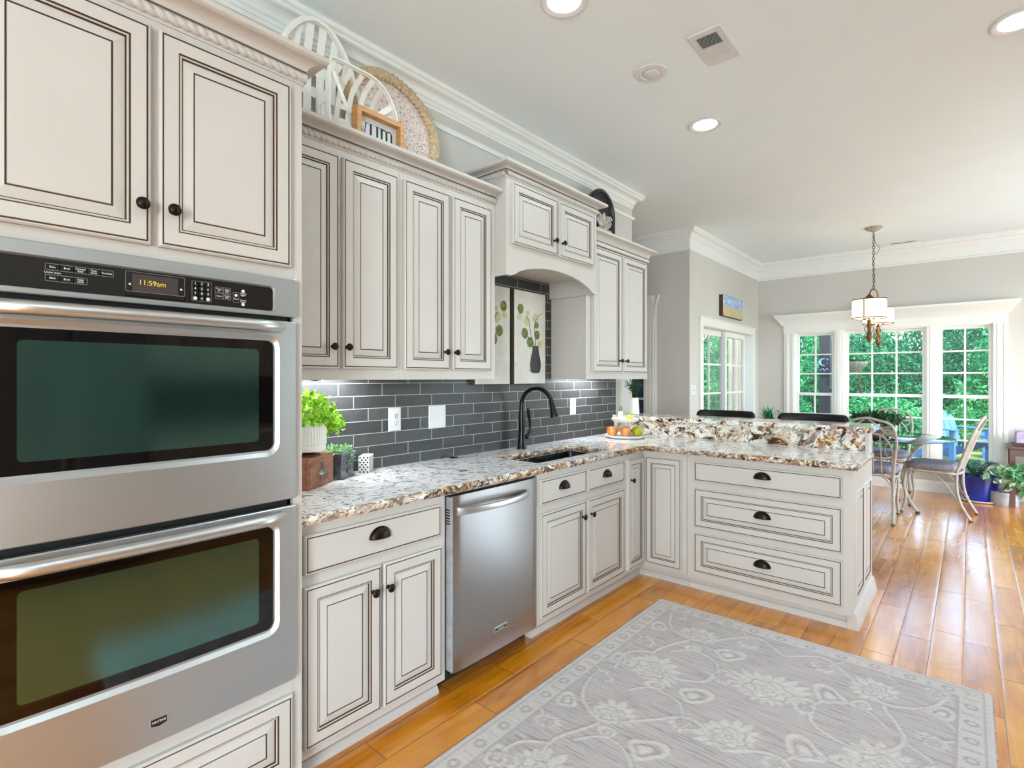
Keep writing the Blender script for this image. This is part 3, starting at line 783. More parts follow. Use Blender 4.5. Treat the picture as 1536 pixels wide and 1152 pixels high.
for y, s_ in ((.601, 'Timer\nset'), (.623, 'Oven\nlight')): text('key_lettering', s_, .0064, (PX2, y, 1.632), FX, 'print_white', cp, line=.8)
for y, s_ in ((.601, 'Clean'), (.623, 'Cook\ntime')): text('key_lettering', s_, .0064, (PX2, y, 1.614), FX, 'print_white', cp, line=.8)
text('key_lettering', 'Start', .0068, (PX2, .648, 1.611), FX, 'print_white', cp)
text('key_lettering', 'Cancel\nupper', .0062, (PX2, .668, 1.626), FX, 'print_white', cp, line=.8)
text('key_lettering', 'Cancel\nlower', .0062, (PX2, .668, 1.606), FX, 'print_white', cp, line=.8)
for y_, z_, r_ in ((.668, 1.636, .0048), (.668, 1.5965, .0048), (.648, 1.6215, .0042), (.5392, 1.601, .0052), (.5722, 1.601, .0052)):
    MB('print_white').lathe([(r_, 0), (r_, .0004), (r_ * .6, .0004)], (px_, y_, z_), 14, 0, FX).build('button_icon', cp)
for yy_, sg in ((.386, -1), (.505, 1)): MB('print_white').add([(px_ + .0004, yy_ + sg * .0035, 1.620), (px_ + .0004, yy_ - sg * .003, 1.6235), (px_ + .0004, yy_ - sg * .003, 1.6165)], [(0, 1, 2)]).build('arrow_icon', cp)
def oven_door(z0, z1, wz0, wz1, hz):
    k = .012; x0 = TX + .004; x1 = TX + .019
    b = MB('steel')
    A, nt = rloop(OY0, z0, OY1, z1, .005, x0); B, _ = rloop(OY0, z0, OY1, z1, .005, x1 - .003, k); D, _ = rloop(OY0 + .003, z0 + .003, OY1 - .003, z1 - .003, .005, x1, k)
    E1, _ = rloop(.111, wz0 - .018, .774, wz1 + .018, .040, x1, k); E2, _ = rloop(.121, wz0 - .006, .764, wz1 + .006, .030, x1 - .010, k); E3, _ = rloop(.126, wz0, .759, wz1, .022, x1 - .011, k)
    bridge(b, A, B, 0); bridge(b, B, D, 0); bridge(b, D, E1, 0, True); bridge(b, E1, E2, 'steel', True); bridge(b, E2, E3, 'steel')
    d = b.build('oven_door', ov)
    b = MB('oven_border', 'oven_screen')
    I1, nt = rloop(.173, wz0 + .030, .714, wz1 - .028, .012, x1 - .011, k)
    bridge(b, E3, I1, 0, True); capl(b, I1, nt, 1)
    b.build('door_glass', d)
    yy = [.108 + (.777 - .108) * i / 28 for i in range(29)]
    pts = []; rad = []
    for i, y in enumerate(yy):
        e = min(i, 28 - i); off = .052 if e >= 3 else (.012, .030, .044)[e]
        pts.append((x1 + bow(y, k) + off * .95, y, hz)); rad.append(.0165 if e >= 2 else (.013, .0155)[e])
    b = MB('steel_bright').tube(pts, rad, 14)
    for y in (.112, .773): b.tube([(x1 + bow(y, k) - .004, y, hz), (x1 + bow(y, k) + .02, y, hz)], .013, 12)
    b.build('handle', d)
    return d
oven_door(.994, 1.556, 1.155, 1.493, 1.533)
ld = oven_door(.416, .972, .600, .918, .952)
b = MB('steel_bright', 'panel_black')
bx = TX + .019 + .012
b.prism([(-.021, -.012), (-.019, -.016), (.0, -.018), (.019, -.016), (.021, -.012), (.021, .010), (-.021, .010)], (bx - .002, .4465, .474), (0, 1, 0), (0, 0, 1), (.004, 0, 0), 0)
b.prism([(-.018, -.010), (.0, -.0145), (.018, -.010), (.018, .007), (-.018, .007)], (bx + .001, .4465, .474), (0, 1, 0), (0, 0, 1), (.0016, 0, 0), 1)
bd = b.build('badge', ld)
text('badge_lettering', 'MAYTAG', .0085, (bx + .003, .4465, .4728), FX, 'print_white', bd, sxx=.9)

# --- base run
BX = -1.715      # frame plane, doors stand DT proud
KX = -1.775      # kick plane
def base_carcass(parent, y0, y1, kick=True):
    b = MB(C)
    b.box((WX + .02, y0, .10), (BX - .02, y0 + .018, .874)); b.box((WX + .02, y1 - .018, .10), (BX - .02, y1, .874)); b.box((WX + .02, y0, .10), (BX - .02, y1, .118)); b.box((WX + .01, y0, .1), (WX + .02, y1, .874))
    b.build('carcass', parent)
    b = MB(C); b.box((BX - .02, y0, .074), (BX, y1, .874)); b.build('face_frame', parent, .0015)
    if kick:
        b = MB(C); b.box((KX - .02, y0, 0), (KX, y1, .10)); b.sweep([(0, 0), (.022, 0), (.020, .012), (.010, .030), (0, .034)], [(KX, y0), (KX, y1)]); b.build('toe_kick', parent)
c1_ = thing('drawer_base_cabinet', 'cream glazed base cabinet between the wall oven and the dishwasher', 'cabinet', (-2.0, 1.2, 0))
base_carcass(c1_, .862, 1.540)
d = panel_x('drawer', BX, .893, 1.506, .706, .842, c1_, P_SLAB); cup((BX + .0195, 1.194, .786), (1, 0, 0), d)
for y0, y1, ky in ((.893, 1.203, 1.163), (1.214, 1.51, 1.231)):
    d = panel_x('door', BX, y0, y1, .113, .664, c1_); knob((BX + .0195, ky, .573), (1, 0, 0), d)

# --- dishwasher
dw = thing('dishwasher', 'stainless dishwasher with a bowed towel bar handle under the counter', 'dishwasher', (-1.95, 1.86, 0))
DY0, DY1 = 1.560, 2.176
MB('black').box((-2.25, 1.545, .10), (-1.735, 2.178, .868)).build('tub', dw)
MB('black').box((-1.90, 1.545, 0), (-1.80, 2.178, .12)).build('kick_plate', dw)
b = MB('pot_concrete').box((-1.735, DY0 + .002, .10), (-1.700, DY0 + .012, .858)); 
for k in range(6): b.box((-1.728, DY0 - .001, .74 + k * .012), (-1.706, DY0 + .003, .745 + k * .012), 'black')
b.build('door_edge', dw)
# gently rounded door skin
P = []
for i in range(25):
    f_ = i / 24; y = DY0 + .008 + (DY1 - DY0 - .008) * f_; e = min(f_, 1 - f_); dx = -.012 * max(0, 1 - e / .06) ** 2 + .006 * math.sin(PI * f_)
    P.append([(-1.698 + dx, y, z) for z in (.088, .10, .45, .85, .862)])
b = MB('steel_upright').grid(P, 0, True)
b.grid([[(-1.735, r[0][1], .088), r[0]] for r in P], 0, False); b.grid([[r[-1], (-1.735, r[0][1], .862)] for r in P], 0, False)
sk = b.build('door_skin', dw)
hp = [(-1.697, 1.585, .795)] + [(-1.655 + .018 * math.sin(PI * i / 20), 1.588 + .48 * i / 20, .797) for i in range(21)] + [(-1.697, 2.071, .795)]
b = MB('steel_bright'); P = []
for i in range(23):
    f_ = i / 22; y = 1.582 + .49 * f_; x = -1.690 + .052 * math.sin(PI * f_) ** .55; hh = .019 - .004 * math.sin(PI * f_)
    P.append([(x + dx, y, .797 + dz) for dx, dz in ((0, -hh), (.010, -hh * .8), (.014, 0), (.010, hh * .8), (0, hh), (-.008, hh * .6), (-.008, -hh * .6))])
b.grid(P, 0, True, False, True); b.add(P[0], [tuple(range(7))]); b.add(P[-1], [tuple(range(6, -1, -1))])
b.build('handle', dw)
b = MB('steel_bright', 'panel_black').box((-1.692, 1.828, .178), (-1.688, 1.918, .200)).box((-1.689, 1.833, .185), (-1.6868, 1.913, .193), 1)
bd = b.build('badge', dw)
text('badge_lettering', 'KitchenAid', .0075, (-1.6864, 1.873, .1885), FX, 'print_white', bd, ext=.0002)

# --- sink base
c2_ = thing('sink_base_cabinet', 'cream glazed sink base with two false drawers and two doors', 'cabinet', (-2.0, 2.64, 0))
base_carcass(c2_, 2.180, 3.105)
for y0, y1 in ((2.196, 2.632), (2.656, 3.085)):
    d = panel_x('drawer', BX, y0, y1, .708, .842, c2_, P_SLAB); cup((BX + .0195, (y0 + y1) / 2 - .01, .785), (1, 0, 0), d)
for y0, y1, ky in ((2.200, 2.632, 2.586), (2.650, 3.085, 2.652)):
    d = panel_x('door', BX, y0, y1, .112, .660, c2_); knob((BX + .0195, ky + (0.028 if ky > 2.6 else 0), .573), (1, 0, 0), d)

# --- corner unit with a folding pair of leaves
PY = 3.386       # peninsula frame plane, doors stand DT proud towards the camera
c3_ = thing('corner_cabinet', 'cream glazed inside corner cabinet with a folding two leaf door', 'cabinet', (-1.95, 3.6, 0))
b = MB(C).box((WX + .02, 3.107, .10), (BX - .02, 3.13, .874)).box((WX + .02, 4.0, .10), (-1.41, 4.02, .874)).box((WX + .02, 3.107, .10), (BX - .02, 4.0, .118)).box((BX - .02, PY + .02, .10), (-1.41, 4.0, .118)).box((-1.43, PY + .02, .1), (-1.41, 4.0, .874))
b.build('carcass', c3_)
b = MB(C).box((BX - .02, 3.107, .074), (BX, PY + .02, .874)).box((BX, PY, .074), (-1.405, PY + .02, .874)); b.build('face_frame', c3_, .0015)
b = MB(C).box((KX - .02, 3.107, 0), (KX, 3.45, .10)).box((KX, 3.43, 0), (-1.405, 3.45, .10))
b.sweep([(0, 0), (.022, 0), (.020, .012), (.010, .030), (0, .034)], [(KX, 3.107), (KX, 3.43), (-1.405, 3.43)]); b.build('toe_kick', c3_)
d = panel_x('door', BX, 3.137, 3.364, .108, .838, c3_, sx=.78); knob((BX + .0195, 3.172, .70), (1, 0, 0), d)
d = panel_y('door', PY, -1.692, -1.437, .108, .838, c3_, sx=.85)

# --- peninsula drawers with a panelled end
c4_ = thing('peninsula_cabinet', 'cream glazed peninsula cabinet with three wide drawers and panelled end', 'cabinet', (-.94, 3.75, 0))
EX = -.478
b = MB(C).box((-1.402, PY + .02, .10), (-1.384, 4.06, .874)).box((-1.402, PY + .02, .10), (EX - .02, 4.06, .118)).box((-1.402, 4.03, .10), (EX - .02, 4.06, 1.030))
b.build('carcass', c4_)
b = MB(C).box((-1.402, PY, .074), (EX, PY + .02, .874)); b.build('face_frame', c4_, .0015)
b = MB(C).box((-1.402, 3.43, 0), (EX - .03, 3.45, .10)); b.sweep([(0, 0), (.022, 0), (.020, .012), (.010, .030), (0, .034)], [(-1.402, 3.43), (EX - .0, 3.43)]); b.build('toe_kick', c4_)
for z0, z1, pf, cz in ((.711, .838, P_SLAB, .788), (.416, .665, P_DOOR, .553), (.124, .376, P_DOOR, .263)):
    d = panel_y('drawer', PY, -1.350, -.524, z0, z1, c4_, pf); cup((-.935, PY - .0195, cz), (0, -1, 0), d)
b = MB(C, G).box((EX - .02, PY + .02, 0), (EX, 4.001, .8765)).box((EX - .02, 4.001, 0), (EX, 4.14, 1.03))
b.box((EX - .02, PY + .018, .0), (EX - .001, PY + .02, .074))
b.sweep([(0, 0), (.026, 0), (.024, .03), (.012, .085), (0, .095)], [(EX, 3.405), (EX, 4.14)])
b.box((EX - .03, 3.405, 0), (EX + .0, 3.43, .085))
b.build('end_panel', c4_)
for y0, y1 in ((3.50, 3.755), (3.80, 4.055)):
    pn = MB(C, G, GS).rings((EX, y0, .14), (0, 1, 0), (0, 0, 1), (1, 0, 0), y1 - y0, .60, [(0, .001, C), (.012, .006, C), (.016, .002, G), (.02, .002, G), (.05, .004, C), (.053, .001, G), (.057, .001, G), (.06, .005, C)], C).build('raised_panel', c4_)
struct(MB('wall_paint').box((WX, 4.06, 0), (EX - .02, 4.16, 1.030)).build('wall_bar'))

# --- granite
def chiseled(b, p0, p1, out, z0, z1, m):
    """rough rounded stone edge along p0-p1"""
    p0, p1, out = Vector((*p0, 0)), Vector((*p1, 0)), Vector((*out, 0)); d = p1 - p0; L = d.length; n = max(2, int(L / .012)); P = []
    rnd = random.Random(int(L * 1000))
    for i in range(n + 1):
        q = p0 + d * (i / n); row = []
        jag = rnd.uniform(-.0035, .0035)
        for j, (o, zz) in enumerate(((-.012, z1), (-.004, z1 - .001), (0, z1 - .006), (.003, (z0 + z1) / 2 + .004), (.0015, (z0 + z1) / 2 - .006), (-.004, z0 + .003), (-.012, z0))):
            jj = (jag + rnd.uniform(-.002, .002)) if 1 < j < 6 else 0
            e = q + out * (o + jj); row.append((e.x, e.y, zz))
        P.append(row)
    b.grid(P, m, True)
CT0, CT1 = .877, .915; FXE = -1.68; FYE = 3.346; CE = -.452
SK = (-2.085, 2.268, -1.772, 3.018)
ct = thing('countertop', 'L-shaped speckled granite counter running along the wall and peninsula', 'countertop', (-2.0, 2.2, CT0))
b = MB('granite', 'granite_edge')
def slab_top(x0, y0, x1, y1): b.box((x0, y0, CT0), (x1, y1, CT1), 0)
e_ = .010
slab_top(WX + .0105, .862, SK[0], 4.0); slab_top(SK[0], .862, FXE - e_, SK[1]); slab_top(SK[2], SK[1], FXE - e_, SK[3]); slab_top(SK[0], SK[3], FXE - e_, 4.0); slab_top(FXE - e_, FYE + e_, CE - e_, 4.0)
b.build('slab', ct)
b = MB('granite_edge')
chiseled(b, (FXE, .862), (FXE, FYE + .004), (1, 0), CT0, CT1, 0); chiseled(b, (FXE - .004, FYE), (CE, FYE), (0, -1), CT0, CT1, 0); chiseled(b, (CE, FYE - .001), (CE, 4.0), (1, 0), CT0, CT1, 0)
# stone lip around the sink opening
for p, q, o in (((SK[0], SK[1]), (SK[0], SK[3]), (1, 0)), ((SK[0], SK[3]), (SK[2], SK[3]), (0, -1)), ((SK[0], SK[1]), (SK[2], SK[1]), (0, 1)), ((SK[2], SK[1]), (SK[2], SK[3]), (-1, 0))):
    chiseled(b, (p[0] + o[0] * .006, p[1] + o[1] * .006), (q[0] + o[0] * .006, q[1] + o[1] * .006), o, CT0, CT1 + .0003, 0)
b.build('chiseled_edge', ct, sharp=2.5)
bar = thing('breakfast_bar', 'raised granite breakfast bar ledge behind the peninsula counter', 'bar counter', (-1.37, 4.15, .915))
MB('granite_bold').box((WX + .012, 4.0, .9155), (-.4985, 4.028, 1.031)).build('splash', bar)
b = MB('granite_bold').box((WX + .0, 3.978, 1.0315), (-.455, 4.36, 1.067)); b.build('slab', bar, .006, 3)

# --- sink (double bowl, dark composite, under-mounted)
sk = thing('kitchen_sink', 'black double bowl sink set under the granite', 'sink', (-1.93, 2.64, .68))
b = MB('sink_black')
def bowl(x0, y0, x1, y1, zb, zt):
    L = []
    for ins, z in ((0, zt), (.004, zt - .02), (.012, zb + .03), (.03, zb + .006), (.06, zb)):
        r = .035
        lp = []
        for cx_, cy_, a0 in ((x1 - ins - r, y1 - ins - r, 0), (x0 + ins + r, y1 - ins - r, PI / 2), (x0 + ins + r, y0 + ins + r, PI), (x1 - ins - r, y0 + ins + r, 3 * PI / 2)):
            for k in range(5): a = a0 + PI / 2 * k / 4; lp.append((cx_ + r * math.cos(a), cy_ + r * math.sin(a), z))
        L.append(lp)
    b.grid(L, 0, True, False, True); b.add(L[-1], [tuple(range(20))], 0)
bowl(SK[0] - .012, SK[1] - .012, SK[2] + .012, 2.565, .68, .872); bowl(SK[0] - .012, 2.60, SK[2] + .012, SK[3] + .012, .66, .872)
b.box((SK[0] - .012, 2.563, .70), (SK[2] + .012, 2.602, .846))
b.box((SK[0] - .03, SK[1] - .03, .868), (SK[0] - .010, SK[3] + .03, .8765)).box((SK[2] + .010, SK[1] - .03, .868), (SK[2] + .03, SK[3] + .03, .8765)).box((SK[0] - .012, SK[1] - .03, .868), (SK[2] + .012, SK[1] - .010, .8765)).box((SK[0] - .012, SK[3] + .010, .868), (SK[2] + .012, SK[3] + .03, .8765))
b.build('bowl', sk)
MB('steel_bright').lathe([(.0001, 0), (.04, 0), (.042, .003), (.03, .004), (.0001, .002)], (-1.93, 2.42, .681), 20).build('drain', sk)
MB('steel_bright').lathe([(.0001, 0), (.04, 0), (.042, .003), (.03, .004), (.0001, .002)], (-1.93, 2.81, .661), 20).build('drain', sk)

# --- faucet
fa = thing('kitchen_faucet', 'black gooseneck pull-down faucet behind the sink', 'faucet', (-2.215, 2.66, .915))
b = MB('black_metal').lathe([(.032, 0), (.032, .008), (.027, .016), (.0255, .06), (.021, .10), (.0215, .15), (.0225, .20), (.0175, .245), (.0145, .28), (.0135, .30)], (-2.215, 2.66, .915), 24)
b.build('body', fa)
gp = [(-2.215, 2.66, 1.20), (-2.215, 2.66, 1.235)]
for i in range(17): a = PI - PI * .93 * i / 16; gp.append((-2.092 + .123 * math.cos(a), 2.66, 1.205 + .108 * math.sin(a)))
b = MB('black_metal').tube(gp, .0135, 14); b.build('spout', fa)
q0 = Vector(gp[-1]); q1 = q0 + Vector((.024, 0, -.095)); D_ = (q1 - q0)
b = MB('black_metal').tube([q0 - D_ * .05, q0 + D_ * .12, q0 + D_ * .45, q0 + D_ * .8, q0 + D_ * .9, q0 + D_], [.0150, .0165, .0190, .0245, .0270, .0245], 18); b.build('spray_head', fa)
hp = catmull([(-2.200, 2.682, .995), (-2.196, 2.705, 1.005), (-2.190, 2.716, 1.045), (-2.188, 2.712, 1.09), (-2.186, 2.700, 1.13), (-2.186, 2.694, 1.165)], 5)
b = MB('black_metal').tube(hp, [.0125 - .0035 * math.sin(PI * i / (len(hp) - 1)) for i in range(len(hp))], 10).ell((-2.186, 2.693, 1.168), (.0115, .0115, .014), 8, 10).tube([(-2.21, 2.67, .99), (-2.196, 2.70, .99)], .013, 12)
b.build('lever', fa)

# --- upper cabinets
UX = -2.003
def upper(name, label, y0, y1, doors, crown_path, zt=2.42, z0=1.3705):
    u = thing(name, label, 'cabinet', (-2.15, (y0 + y1) / 2, z0))
    b = MB(C).box((WX + .0105, y0, z0), (UX - .02, y0 + .018, 2.36)).box((WX + .0105, y1 - .018, z0), (UX - .02, y1, 2.36)).box((WX + .0105, y0 + .018, z0 + .02), (UX - .02, y1 - .018, z0 + .038)).box((WX + .0105, y0 + .018, 2.342), (UX - .02, y1 - .018, 2.36))
    b.build('carcass', u)
    b = MB(C).box((UX - .02, y0, z0), (UX, y1, 2.36)); b.build('face_frame', u, .0015)
    for d0, d1, ky in doors:
        d = panel_x('door', UX, d0, d1, 1.418, 2.306, u); knob((UX + .0195, ky, 1.508), (1, 0, 0), d, .95)
    return u
u1 = upper('upper_cabinet', 'cream glazed two door wall cabinet beside the oven tower', .8615, 1.516, ((.915, 1.198, 1.164), (1.215, 1.498, 1.231)), None)
crown_for(u1, [(UX, .925), (UX, 1.516)], 2.42, 2.363, .0155, .062)
u2 = upper('upper_cabinet', 'cream glazed two door wall cabinet beside the arched hood cabinet', 1.5165, 2.171, ((1.535, 1.820, 1.784), (1.841, 2.127, 1.851)), None)
crown_for(u2, [(UX, 1.5165), (UX, 2.1705)], 2.42, 2.363, .0155, .062)
u3 = upper('upper_cabinet', 'cream glazed two door wall cabinet at the end of the tile', 3.102, 4.022, ((3.160, 3.575, 3.535), (3.590, 3.985, 3.622)), None)
p3 = [(UX, 3.102), (UX, 4.022), (WX, 4.022)]
pr, ms = cab_crown_prof(2.42, 2.352, .060)
MB(C, G).sweep(pr, p3, mats=ms).sweep([(0, 2.318), (.004, 2.318), (.004, 2.324), (.010, 2.328), (.012, 2.348), (0, 2.352)], p3, mats=[C, G, C, C, C]).build('crown_molding', u3)

# --- arched hood cabinet
HX = -1.92; HY0, HY1 = 2.173, 3.100
hd = thing('hood_cabinet', 'cream arched valance cabinet with two small doors above the sink', 'cabinet', (-2.1, 2.63, 1.95))
b = MB(C).box((WX + .0105, HY0, 1.948), (HX - .02, HY0 + .02, 2.50)).box((WX + .0105, HY1 - .02, 1.948), (HX - .02, HY1, 2.50)).box((WX + .0105, HY0 + .02, 2.06), (HX - .02, HY1 - .02, 2.08)).box((WX + .0105, HY0 + .02, 2.48), (HX - .02, HY1 - .02, 2.50))
b.build('carcass', hd)
poly = [(HY0, 2.50), (HY0, 1.948), (2.222, 1.948), (2.232, 1.956)]
for i in range(21):
    f_ = i / 20; y = 2.245 + (3.045 - 2.245) * f_; poly.append((y, 1.957 + .080 * (1 - (2 * f_ - 1) ** 2) ** .75))
poly += [(3.056, 1.956), (3.066, 1.948), (HY1, 1.948), (HY1, 2.50)]
b = MB(C).prism(poly, (HX - .02, 0, 0), (0, 1, 0), (0, 0, 1), (.02, 0, 0)); b.build('arched_front', hd)
for y0, y1, ky in ((2.213, 2.628, 2.592), (2.652, 3.050, 2.676)):
    d = panel_x('door', HX, y0, y1, 2.125, 2.463, hd); knob((HX + .0195, ky, 2.21), (1, 0, 0), d, .95)
crown_for(hd, [(WX, HY0), (HX, HY0), (HX, HY1), (WX, HY1)], 2.56, 2.506, .0150, .058)

# ------------------------------------------------------------------ wall plates
def plate(name, label, y0, y1, z0, z1, kind, x=WX + .0105):
    o = thing(name, label, 'socket' if kind == 'outlet' else 'switch' if kind == 'switch' else 'plate', (x, (y0 + y1) / 2, z0))
    b = MB('white_plastic').rings((x, y0, z0), (0, 1, 0), (0, 0, 1), (1, 0, 0), y1 - y0, z1 - z0, [(0, .003, 0), (.004, .006, 0), (.007, .0065, 0)], 0); b.build('cover_plate', o)
    yc, zc = (y0 + y1) / 2, (z0 + z1) / 2
    if kind == 'outlet':
        for dz in (-.02, .02):
            r = MB('white_plastic').lathe([(.017, 0), (.017, .0022), (.0155, .003), (.0001, .003)], (x + .006, yc, zc + dz), 20, 0, FX).build('receptacle', o)
            b = MB('dark_slot')
            for dy in (-.006, .006): b.box((x + .0088, yc + dy - .0012, zc + dz - .001), (x + .0094, yc + dy + .0012, zc + dz + .008))
            b.box((x + .0088, yc - .002, zc + dz - .010), (x + .0094, yc + .002, zc + dz - .005)); b.build('slot', r)
    elif kind == 'switch':
        for dy in (-.023, 0, .023)[:(3 if y1 - y0 > .1 else 1)]:
            MB('white_plastic').box((x + .006, yc + dy - .005, zc - .012), (x + .013, yc + dy + .005, zc + .012)).build('toggle', o, .001)
    else:
        for dy, dz in ((-.018, .006), (.014, -.006)): MB('steel_bright').lathe([(.0045, 0), (.004, .002), (.0001, .0025)], (x + .006, yc + dy, zc + dz), 12, 0, FX).build('screw', o)
    return o
plate('wall_outlet', 'white duplex outlet on the tile nearest the planter', 1.673, 1.752, 1.098, 1.222, 'outlet')
plate('wall_plate', 'white square blank plate with two screws on the tile', 1.945, 2.072, 1.092, 1.224, 'blank')
plate('wall_outlet', 'white duplex outlet on the tile beyond the faucet', 3.340, 3.415, 1.098, 1.222, 'outlet')
plate('light_switch', 'white triple switch plate by the sliding door', 5.71, 5.86, 1.182, 1.304, 'switch', XN)

# ------------------------------------------------------------------ under-cabinet lights
def strip(name, label, y0, y1, pw):
    o = thing(name, label, 'light', (-2.20, (y0 + y1) / 2, 1.372))
    MB('white_plastic').box((-2.23, y0, 1.378), (-2.16, y1, 1.3895)).build('housing', o, .002)
    MB('strip_glow').box((-2.22, y0 + .01, 1.374), (-2.17, y1 - .01, 1.3785)).build('diffuser', o)
    d = bpy.data.lights.new(name, 'AREA'); d.shape = 'RECTANGLE'; d.size = .04; d.size_y = y1 - y0 - .04; d.energy = pw; d.color = (.86, .93, 1)
    l = bpy.data.objects.new(name + '_lamp', d); COL.objects.link(l); l.parent = o
    l.location = Vector((-2.195, (y0 + y1) / 2, 1.372)) - ORG[o.name]; l.rotation_euler = (0, math.radians(22), 0)
    return o
s1 = strip('under_cabinet_light', 'slim white light bar glowing beneath the cabinet beside the oven', .93, 1.495, 8)
strip('under_cabinet_light', 'slim white light bar glowing beneath the end wall cabinet', 3.25, 3.72, 4.0)
b = MB('black').tube(catmull([(-2.03, .89, 1.335), (-2.03, .98, 1.338), (-2.03, 1.04, 1.352), (-2.04, 1.065, 1.372), (-2.05, 1.085, 1.384)], 6), .0022, 6)
b.tube(catmull([(-2.05, 1.085, 1.384), (-2.04, 1.12, 1.374), (-2.045, 1.16, 1.378), (-2.055, 1.13, 1.368), (-2.05, 1.10, 1.374), (-2.06, 1.15, 1.382)], 6), .0025, 6)
tag(b.build('power_cord'), 'thin black cord hanging under the wall cabinet beside the oven', 'cord')

# ------------------------------------------------------------------ foliage helper
def leaf_cloud(pts, size, m, rnd, ratio=.55, up=0., tint=None, curl=.25, normal_from=None):
    """one mesh of pointed leaves at pts (list of Vector); returns MB and tints"""
    V = []; F = []; T = []
    for i, p in enumerate(pts):
        d = Vector((rnd.gauss(0, 1), rnd.gauss(0, 1), rnd.gauss(0, 1) + up)).normalized() if normal_from is None else normal_from(p, rnd)
        n = d.orthogonal().normalized(); n.rotate(Matrix.Rotation(rnd.uniform(0, 2 * PI), 3, d)); w = d.cross(n)
        L = size * rnd.uniform(.7, 1.3); ww = L * ratio / 2; k = len(V); p = Vector(p)
        V += [p, p + d * L * .45 + w * ww + n * L * curl * .3, p + d * L - n * L * curl, p + d * L * .45 - w * ww + n * L * curl * .3]
        F += [(k, k + 1, k + 2), (k, k + 2, k + 3)]
        t_ = rnd.random() if tint is None else tint(p, rnd)
        T += [t_] * 4
    return V, F, T
def foliage(name, V, F, T, m, parent=None, loc=None):
    me = bpy.data.meshes.new(name); o = bpy.data.objects.new(name, me); COL.objects.link(o)
    org = ORG[parent.name] if parent is not None else Vector(loc or (0, 0, 0))
    me.from_pydata([tuple(Vector(q) - org) for q in V], [], F); me.materials.append(MATS[m])
    ca = me.color_attributes.new('tint', 'FLOAT_COLOR', 'POINT')
    a = np.repeat(np.array(T, dtype=np.float32)[:, None], 4, 1); a[:, 3] = 1; ca.data.foreach_set('color', a.ravel())
    if parent is not None: o.parent = parent
    else: o.location = org
    ORG[o.name] = org
    return o
def in_ball(rnd, c, r, shell=.0, flat=1.0):
    while True:
        q = Vector((rnd.uniform(-1, 1), rnd.uniform(-1, 1), rnd.uniform(-1, 1)))
        if shell < q.length < 1: return Vector((c[0] + q.x * r[0], c[1] + q.y * r[1], c[2] + q.z * r[2]))

# ------------------------------------------------------------------ things on the counter
Rz = lambda a: Matrix.Rotation(a, 3, 'Z')
# wooden card box, front corner at (-2.04,1.087), front runs to (-2.16,1.27)
bx_o = thing('wooden_box', 'small brown wooden drawer box with pewter pull beside the oven', 'box', (-2.15, 1.14, .9155))
ang = math.atan2(1.272 - 1.087, -2.159 + 2.0393); fr_w = .22
fd = Vector((math.cos(ang), math.sin(ang), 0)); fn = Vector((math.sin(ang), -math.cos(ang), 0))   # fn points out of the front
Mf = Matrix((fd, Vector((0, 0, 1)), fn)).transposed()
o0 = Vector((-2.0393, 1.087, .9155))
b = MB('box_wood').obox(o0 + fd * .11 - fn * .06 + Vector((0, 0, .066)), (fr_w, .132, .12), Mf); b.build('body', bx_o, .003)
b = MB('box_wood').rings(o0 + fd * .008 + Vector((0, 0, .006)) - fn * .0, fd, (0, 0, 1), fn, fr_w - .016, .100, [(0, .001, 0), (.003, .0035, 0)], 0); dfr = b.build('drawer_front', bx_o)
pc = o0 + fd * .115 + Vector((0, 0, .050)) + fn * .0035
b = MB('pewter')
P = []
for i in range(13):
    al = PI * i / 12; P.append([pc + Mf @ Vector((-.042 * math.cos(al), .026 * math.sin(al) * math.sin(PI / 2 * j / 5) + .004, .016 * math.sin(al) * math.cos(PI / 2 * j / 5))) for j in range(6)])
b.grid(P, 0, True)
b.tube([pc + Mf @ Vector((-.036 * math.cos(PI * i / 12), -.026 * math.sin(PI * i / 12), .010)) for i in range(13)], .003, 6)
for a_ in (-.5, 0, .5): b.ell(pc + Mf @ Vector((math.sin(a_) * .02, .038 + math.cos(a_) * .008, .002)), (.004, .004, .010), 6, 8)
b.build('pull', dfr)

# white planter with lime foliage on a footed base, standing on the box
pl = thing('potted_plant', 'white fluted planter of lime green leaves standing on the wooden box', 'plant', (-2.11, 1.145, 1.0485))
pcx = Vector((-2.115, 1.135, 1.0485))
b = MB('walnut').lathe([(.045, 0), (.045, .007), (.030, .010), (.022, .018), (.0001, .018)], pcx, 20); b.build('foot', pl)
b = MB('ceramic').lathe([(.03, .018), (.062, .022), (.066, .028), (.0655, .045), (.0635, .047), (.066, .05)], pcx, 28)
P = []
for z in (.05, .06, .10, .128, .135):
    P.append([pcx + Vector(((.0665 + .0012 * math.cos(36 * 2 * PI * k / 144)) * math.cos(2 * PI * k / 144), (.0665 + .0012 * math.cos(36 * 2 * PI * k / 144)) * math.sin(2 * PI * k / 144), z)) for k in range(144)])
b.grid(P, 0, True, False, True); b.lathe([(.0665, .135), (.060, .135), (.058, .12), (.0001, .118)], pcx, 28); b.build('pot', pl)
rnd = random.Random(3)
pts = [in_ball(rnd, (pcx.x, pcx.y, pcx.z + .185), (.105, .105, .085), .45) for _ in range(900)] + [in_ball(rnd, (pcx.x + .0, pcx.y + .105, pcx.z + .13), (.05, .05, .045), 0) for _ in range(200)]
V, F, T = leaf_cloud(pts, .020, '', rnd, .9, .2, curl=.15)
foliage('foliage', V, F, T, 'leaf_lime', pl)

